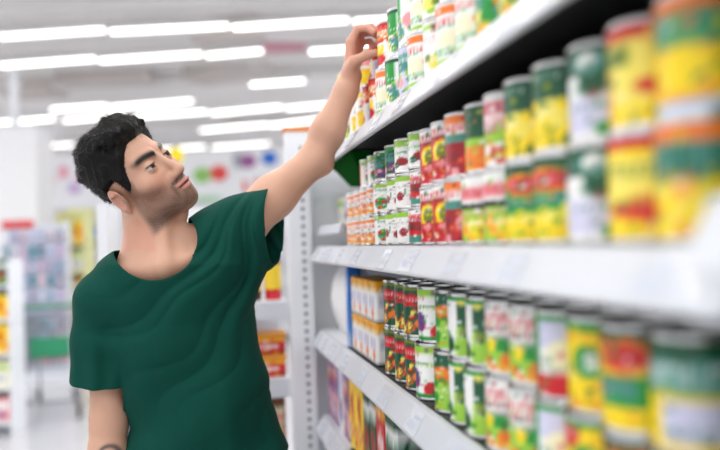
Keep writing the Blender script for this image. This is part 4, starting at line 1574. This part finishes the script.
SLC0 = P(222, 243, 1.54)
SLC1 = P(282, 214, 1.60)
SRC1 = P(99, 392, 1.462)
FOLD_C = P(262, 196, 1.5)


def shirt_raw(Q):
    d = torso_tube(Q)
    y = cap_(Q, NB + np.array([-.03, -.040, .008]), SR + np.array([.016, .000, 0]), .062, .050)
    y = smin(y, cap_(Q, NB + np.array([.01, -.02, .008]), SL + np.array([-.004, 0, 0]), .062, .062), .05)
    d = smin(d, y, .045)
    # hanging sleeve, flaring
    s = smin(cap_(Q, SR + np.array([.002, 0, 0]), SR + (SRC1 - SR) * .45, .050, .053), cap_(Q, SR + (SRC1 - SR) * .45, SRC1, .053, .0585), .02)
    d = smin(d, s, .022)
    # raised sleeve, wide and drooping below the arm
    w = cap_(Q, SLC0, SLC1, .080, .078)
    w = smin(w, cap_(Q, P(228, 258, 1.55), P(279, 240, 1.60), .058, .050), .03)
    d = smin(d, w, .035)
    return d


def folds(Q):
    px = Q[:, 0] / Q[:, 2] * FPX + 360
    py = 225 - Q[:, 1] / Q[:, 2] * FPX
    dx, dy = px - 268, py - 176
    r = np.sqrt(dx * dx + dy * dy)
    th = np.arctan2(dy, -dx)                       # 0 = left, pi/2 = down
    wob = .10 * np.sin(r * .030 + 1.0) + .06 * np.sin(r * .055)
    A = sstep(15, 60, r) * sstep(330, 150, r)
    def crease(x):
        return (1 - np.abs(np.sin(x))) ** 2.2
    side = sstep(.50, .85, th) * sstep(2.0, 1.6, th)
    f = -.0100 * A * crease(7.5 * (th + wob)) * side
    f += -.0050 * A * crease(13.0 * (th + 1.4 * wob) + .7) * side
    f += .0030 * A * np.sin(15 * (th + wob)) * side
    # pull folds from the waist to the raised side
    g = np.sin((px * .55 + py * .84) * .085 + .9 * np.sin(py * .025))
    f += .0052 * g * sstep(320, 380, py) * sstep(90, 140, px)
    g2 = np.sin((px * .95 - (py - 447) * .30) * .12 + .7 * np.sin(py * .03))
    f += .0048 * g2 * sstep(330, 430, py) * sstep(200, 235, px)
    # sleeve ripples
    f += .0022 * np.sin(px * .30 + 1.5 * np.sin(py * .03)) * sstep(320, 380, py) * sstep(140, 110, px)
    return f


def shirt_sdf(Q):
    return shirt_raw(Q) - folds(Q)


def shirt_cut(Q):
    """> 0 where the cloth is cut away"""
    c = -(Q[:, 1] - HEMY - .010 * np.sin(Q[:, 0] * 9))                    # hem
    # neck hole
    nh = .0 - cap_(Q, P(156, 236, 1.28), P(153, 238, 1.515), .0900, .0850)
    c = np.maximum(c, nh)
    # hanging sleeve hem
    ax = SRC1 - SR
    ax = ax / np.linalg.norm(ax)
    hemr = (Q - P(99, 379, 1.462)) @ (ax + np.array([-.10, 0, .22], f32))
    sl = cap_(Q, SR, SRC1, .053, .0585)
    low_ = (P(0, 330, 1.46)[1] - Q[:, 1])
    c = np.maximum(c, np.minimum(np.minimum(hemr, (torso_tube(Q) - sl * .6 + .004) * .8), low_))
    # raised sleeve opening
    nrm = np.array([.985, .06, -.14], f32)
    op = (Q - P(273, 222, 1.575)) @ nrm
    c = np.where(Q[:, 1] > P(0, 285, 1.55)[1], np.maximum(c, op), c)
    return c


lo_s = [P(52, 300, 1.45)[0], HEMY - .03, 1.30]
hi_s = [P(320, 300, 1.60)[0], P(200, 150, 1.6)[1], 1.76]
vs_, qs_ = mesh_sdf(shirt_sdf, lo_s, hi_s, .0035, proj=2)
keep = shirt_cut(vs_) < .0022
qs_ = qs_[keep[qs_].all(1)]
used = np.unique(qs_)
remap = np.full(len(vs_), -1)
remap[used] = np.arange(len(used))
vs_ = vs_[used]
qs_ = remap[qs_]
vs_ = lap(vs_, qs_, 2, .4)
# pull the free edge onto the cut line
ed = np.sort(np.concatenate([qs_[:, [0, 1]], qs_[:, [1, 2]], qs_[:, [2, 3]], qs_[:, [3, 0]]]), 1)
ue, ct_ = np.unique(ed, axis=0, return_counts=True)
bv = np.unique(ue[ct_ == 1])
for _ in range(3):
    b = vs_[bv]
    c0 = shirt_cut(b)
    e = 1e-3
    g = np.stack([(shirt_cut(b + np.eye(3, dtype=f32)[i] * f32(e)) - c0) / e for i in range(3)], -1)
    gg = (g * g).sum(1) + 1e-3
    vs_[bv] = b - np.clip(g * (c0 / gg)[:, None], -.003, .003) * .8
M_shirt = mat('green_jersey', (0.0, 0.262, 0.222), 0.85, noise=0.10, nscale=60, bump=0.15, spec=0.2)
shirt = np_mesh('t_shirt', cam_to_world(vs_) - MAN, qs_, M_shirt, body)
shirt['label'] = 'loose dark green t-shirt with wide neck'
md = shirt.modifiers.new('cloth', 'SOLIDIFY')
md.thickness = .0022
md.offset = -1

# trousers and shoes (world space, standing on the floor)
hipw = pix(206, 500, 1.53)
M_jean = mat('dark_denim', (0.13, 0.16, 0.24), 0.8, noise=0.3, nscale=80, bump=0.2)
M_shoe = mat('white_trainer', (0.85, 0.85, 0.86), 0.5, noise=0.1, nscale=30)
wz = float(hipw[2])
latw = R0
fw = np.array([math.sin(YAW), math.cos(YAW), 0])
feet = []


def trousers_sdf(Q):
    d = None
    top_c = np.array([0, 0, wz + .02], f32)
    d = ell_(Q, top_c, (.170, .125, .16))
    for s in (-1, 1):
        hp_ = (np.array([0, 0, wz - .06]) + latw * .088 * s)
        kn = (np.array([0, 0, .50]) + latw * .11 * s - fw * .01)
        an = (np.array([0, 0, .07]) + latw * .13 * s)
        l = smin(cap_(Q, hp_, kn, .098, .072), cap_(Q, kn, an, .072, .060), .04)
        d = smin(d, l, .03)
    d = d - .0035 * np.sin(Q[:, 2] * 42 + 6 * Q[:, 0]) * sstep(.6, .2, Q[:, 2])
    d = smax(d, Q[:, 2] - (wz + .075), .004)
    return smax(d, .055 - Q[:, 2], .004)


vt, qt = mesh_sdf(trousers_sdf, (-.32, -.25, .0), (.32, .25, wz + .2), .008, proj=1)
tr = np_mesh('trousers', vt, qt, M_jean, body, None, False)
for s in (-1, 1):
    an = latw * .13 * s

    def shoe_sdf(Q, an=an, s=s):
        fd = -fw * .8 + R0 * .6
        fd = fd / np.linalg.norm(fd)
        a = an - fd * .06
        d = cap_(Q, np.append(a[:2], .045), np.append((a + fd * .19)[:2], .036), .042, .040)
        d = smin(d, cap_(Q, np.append(a[:2], .05), np.append((a + fd * .01)[:2], .085), .040, .042), .03)
        return smax(d, .0005 - Q[:, 2], .003)
    vsx, qsx = mesh_sdf(shoe_sdf, an - np.array([.25, .25, .02]), an + np.array([.25, .25, .16]), .006, proj=1)
    np_mesh('shoe', vsx, qsx, M_shoe, body, None, False)
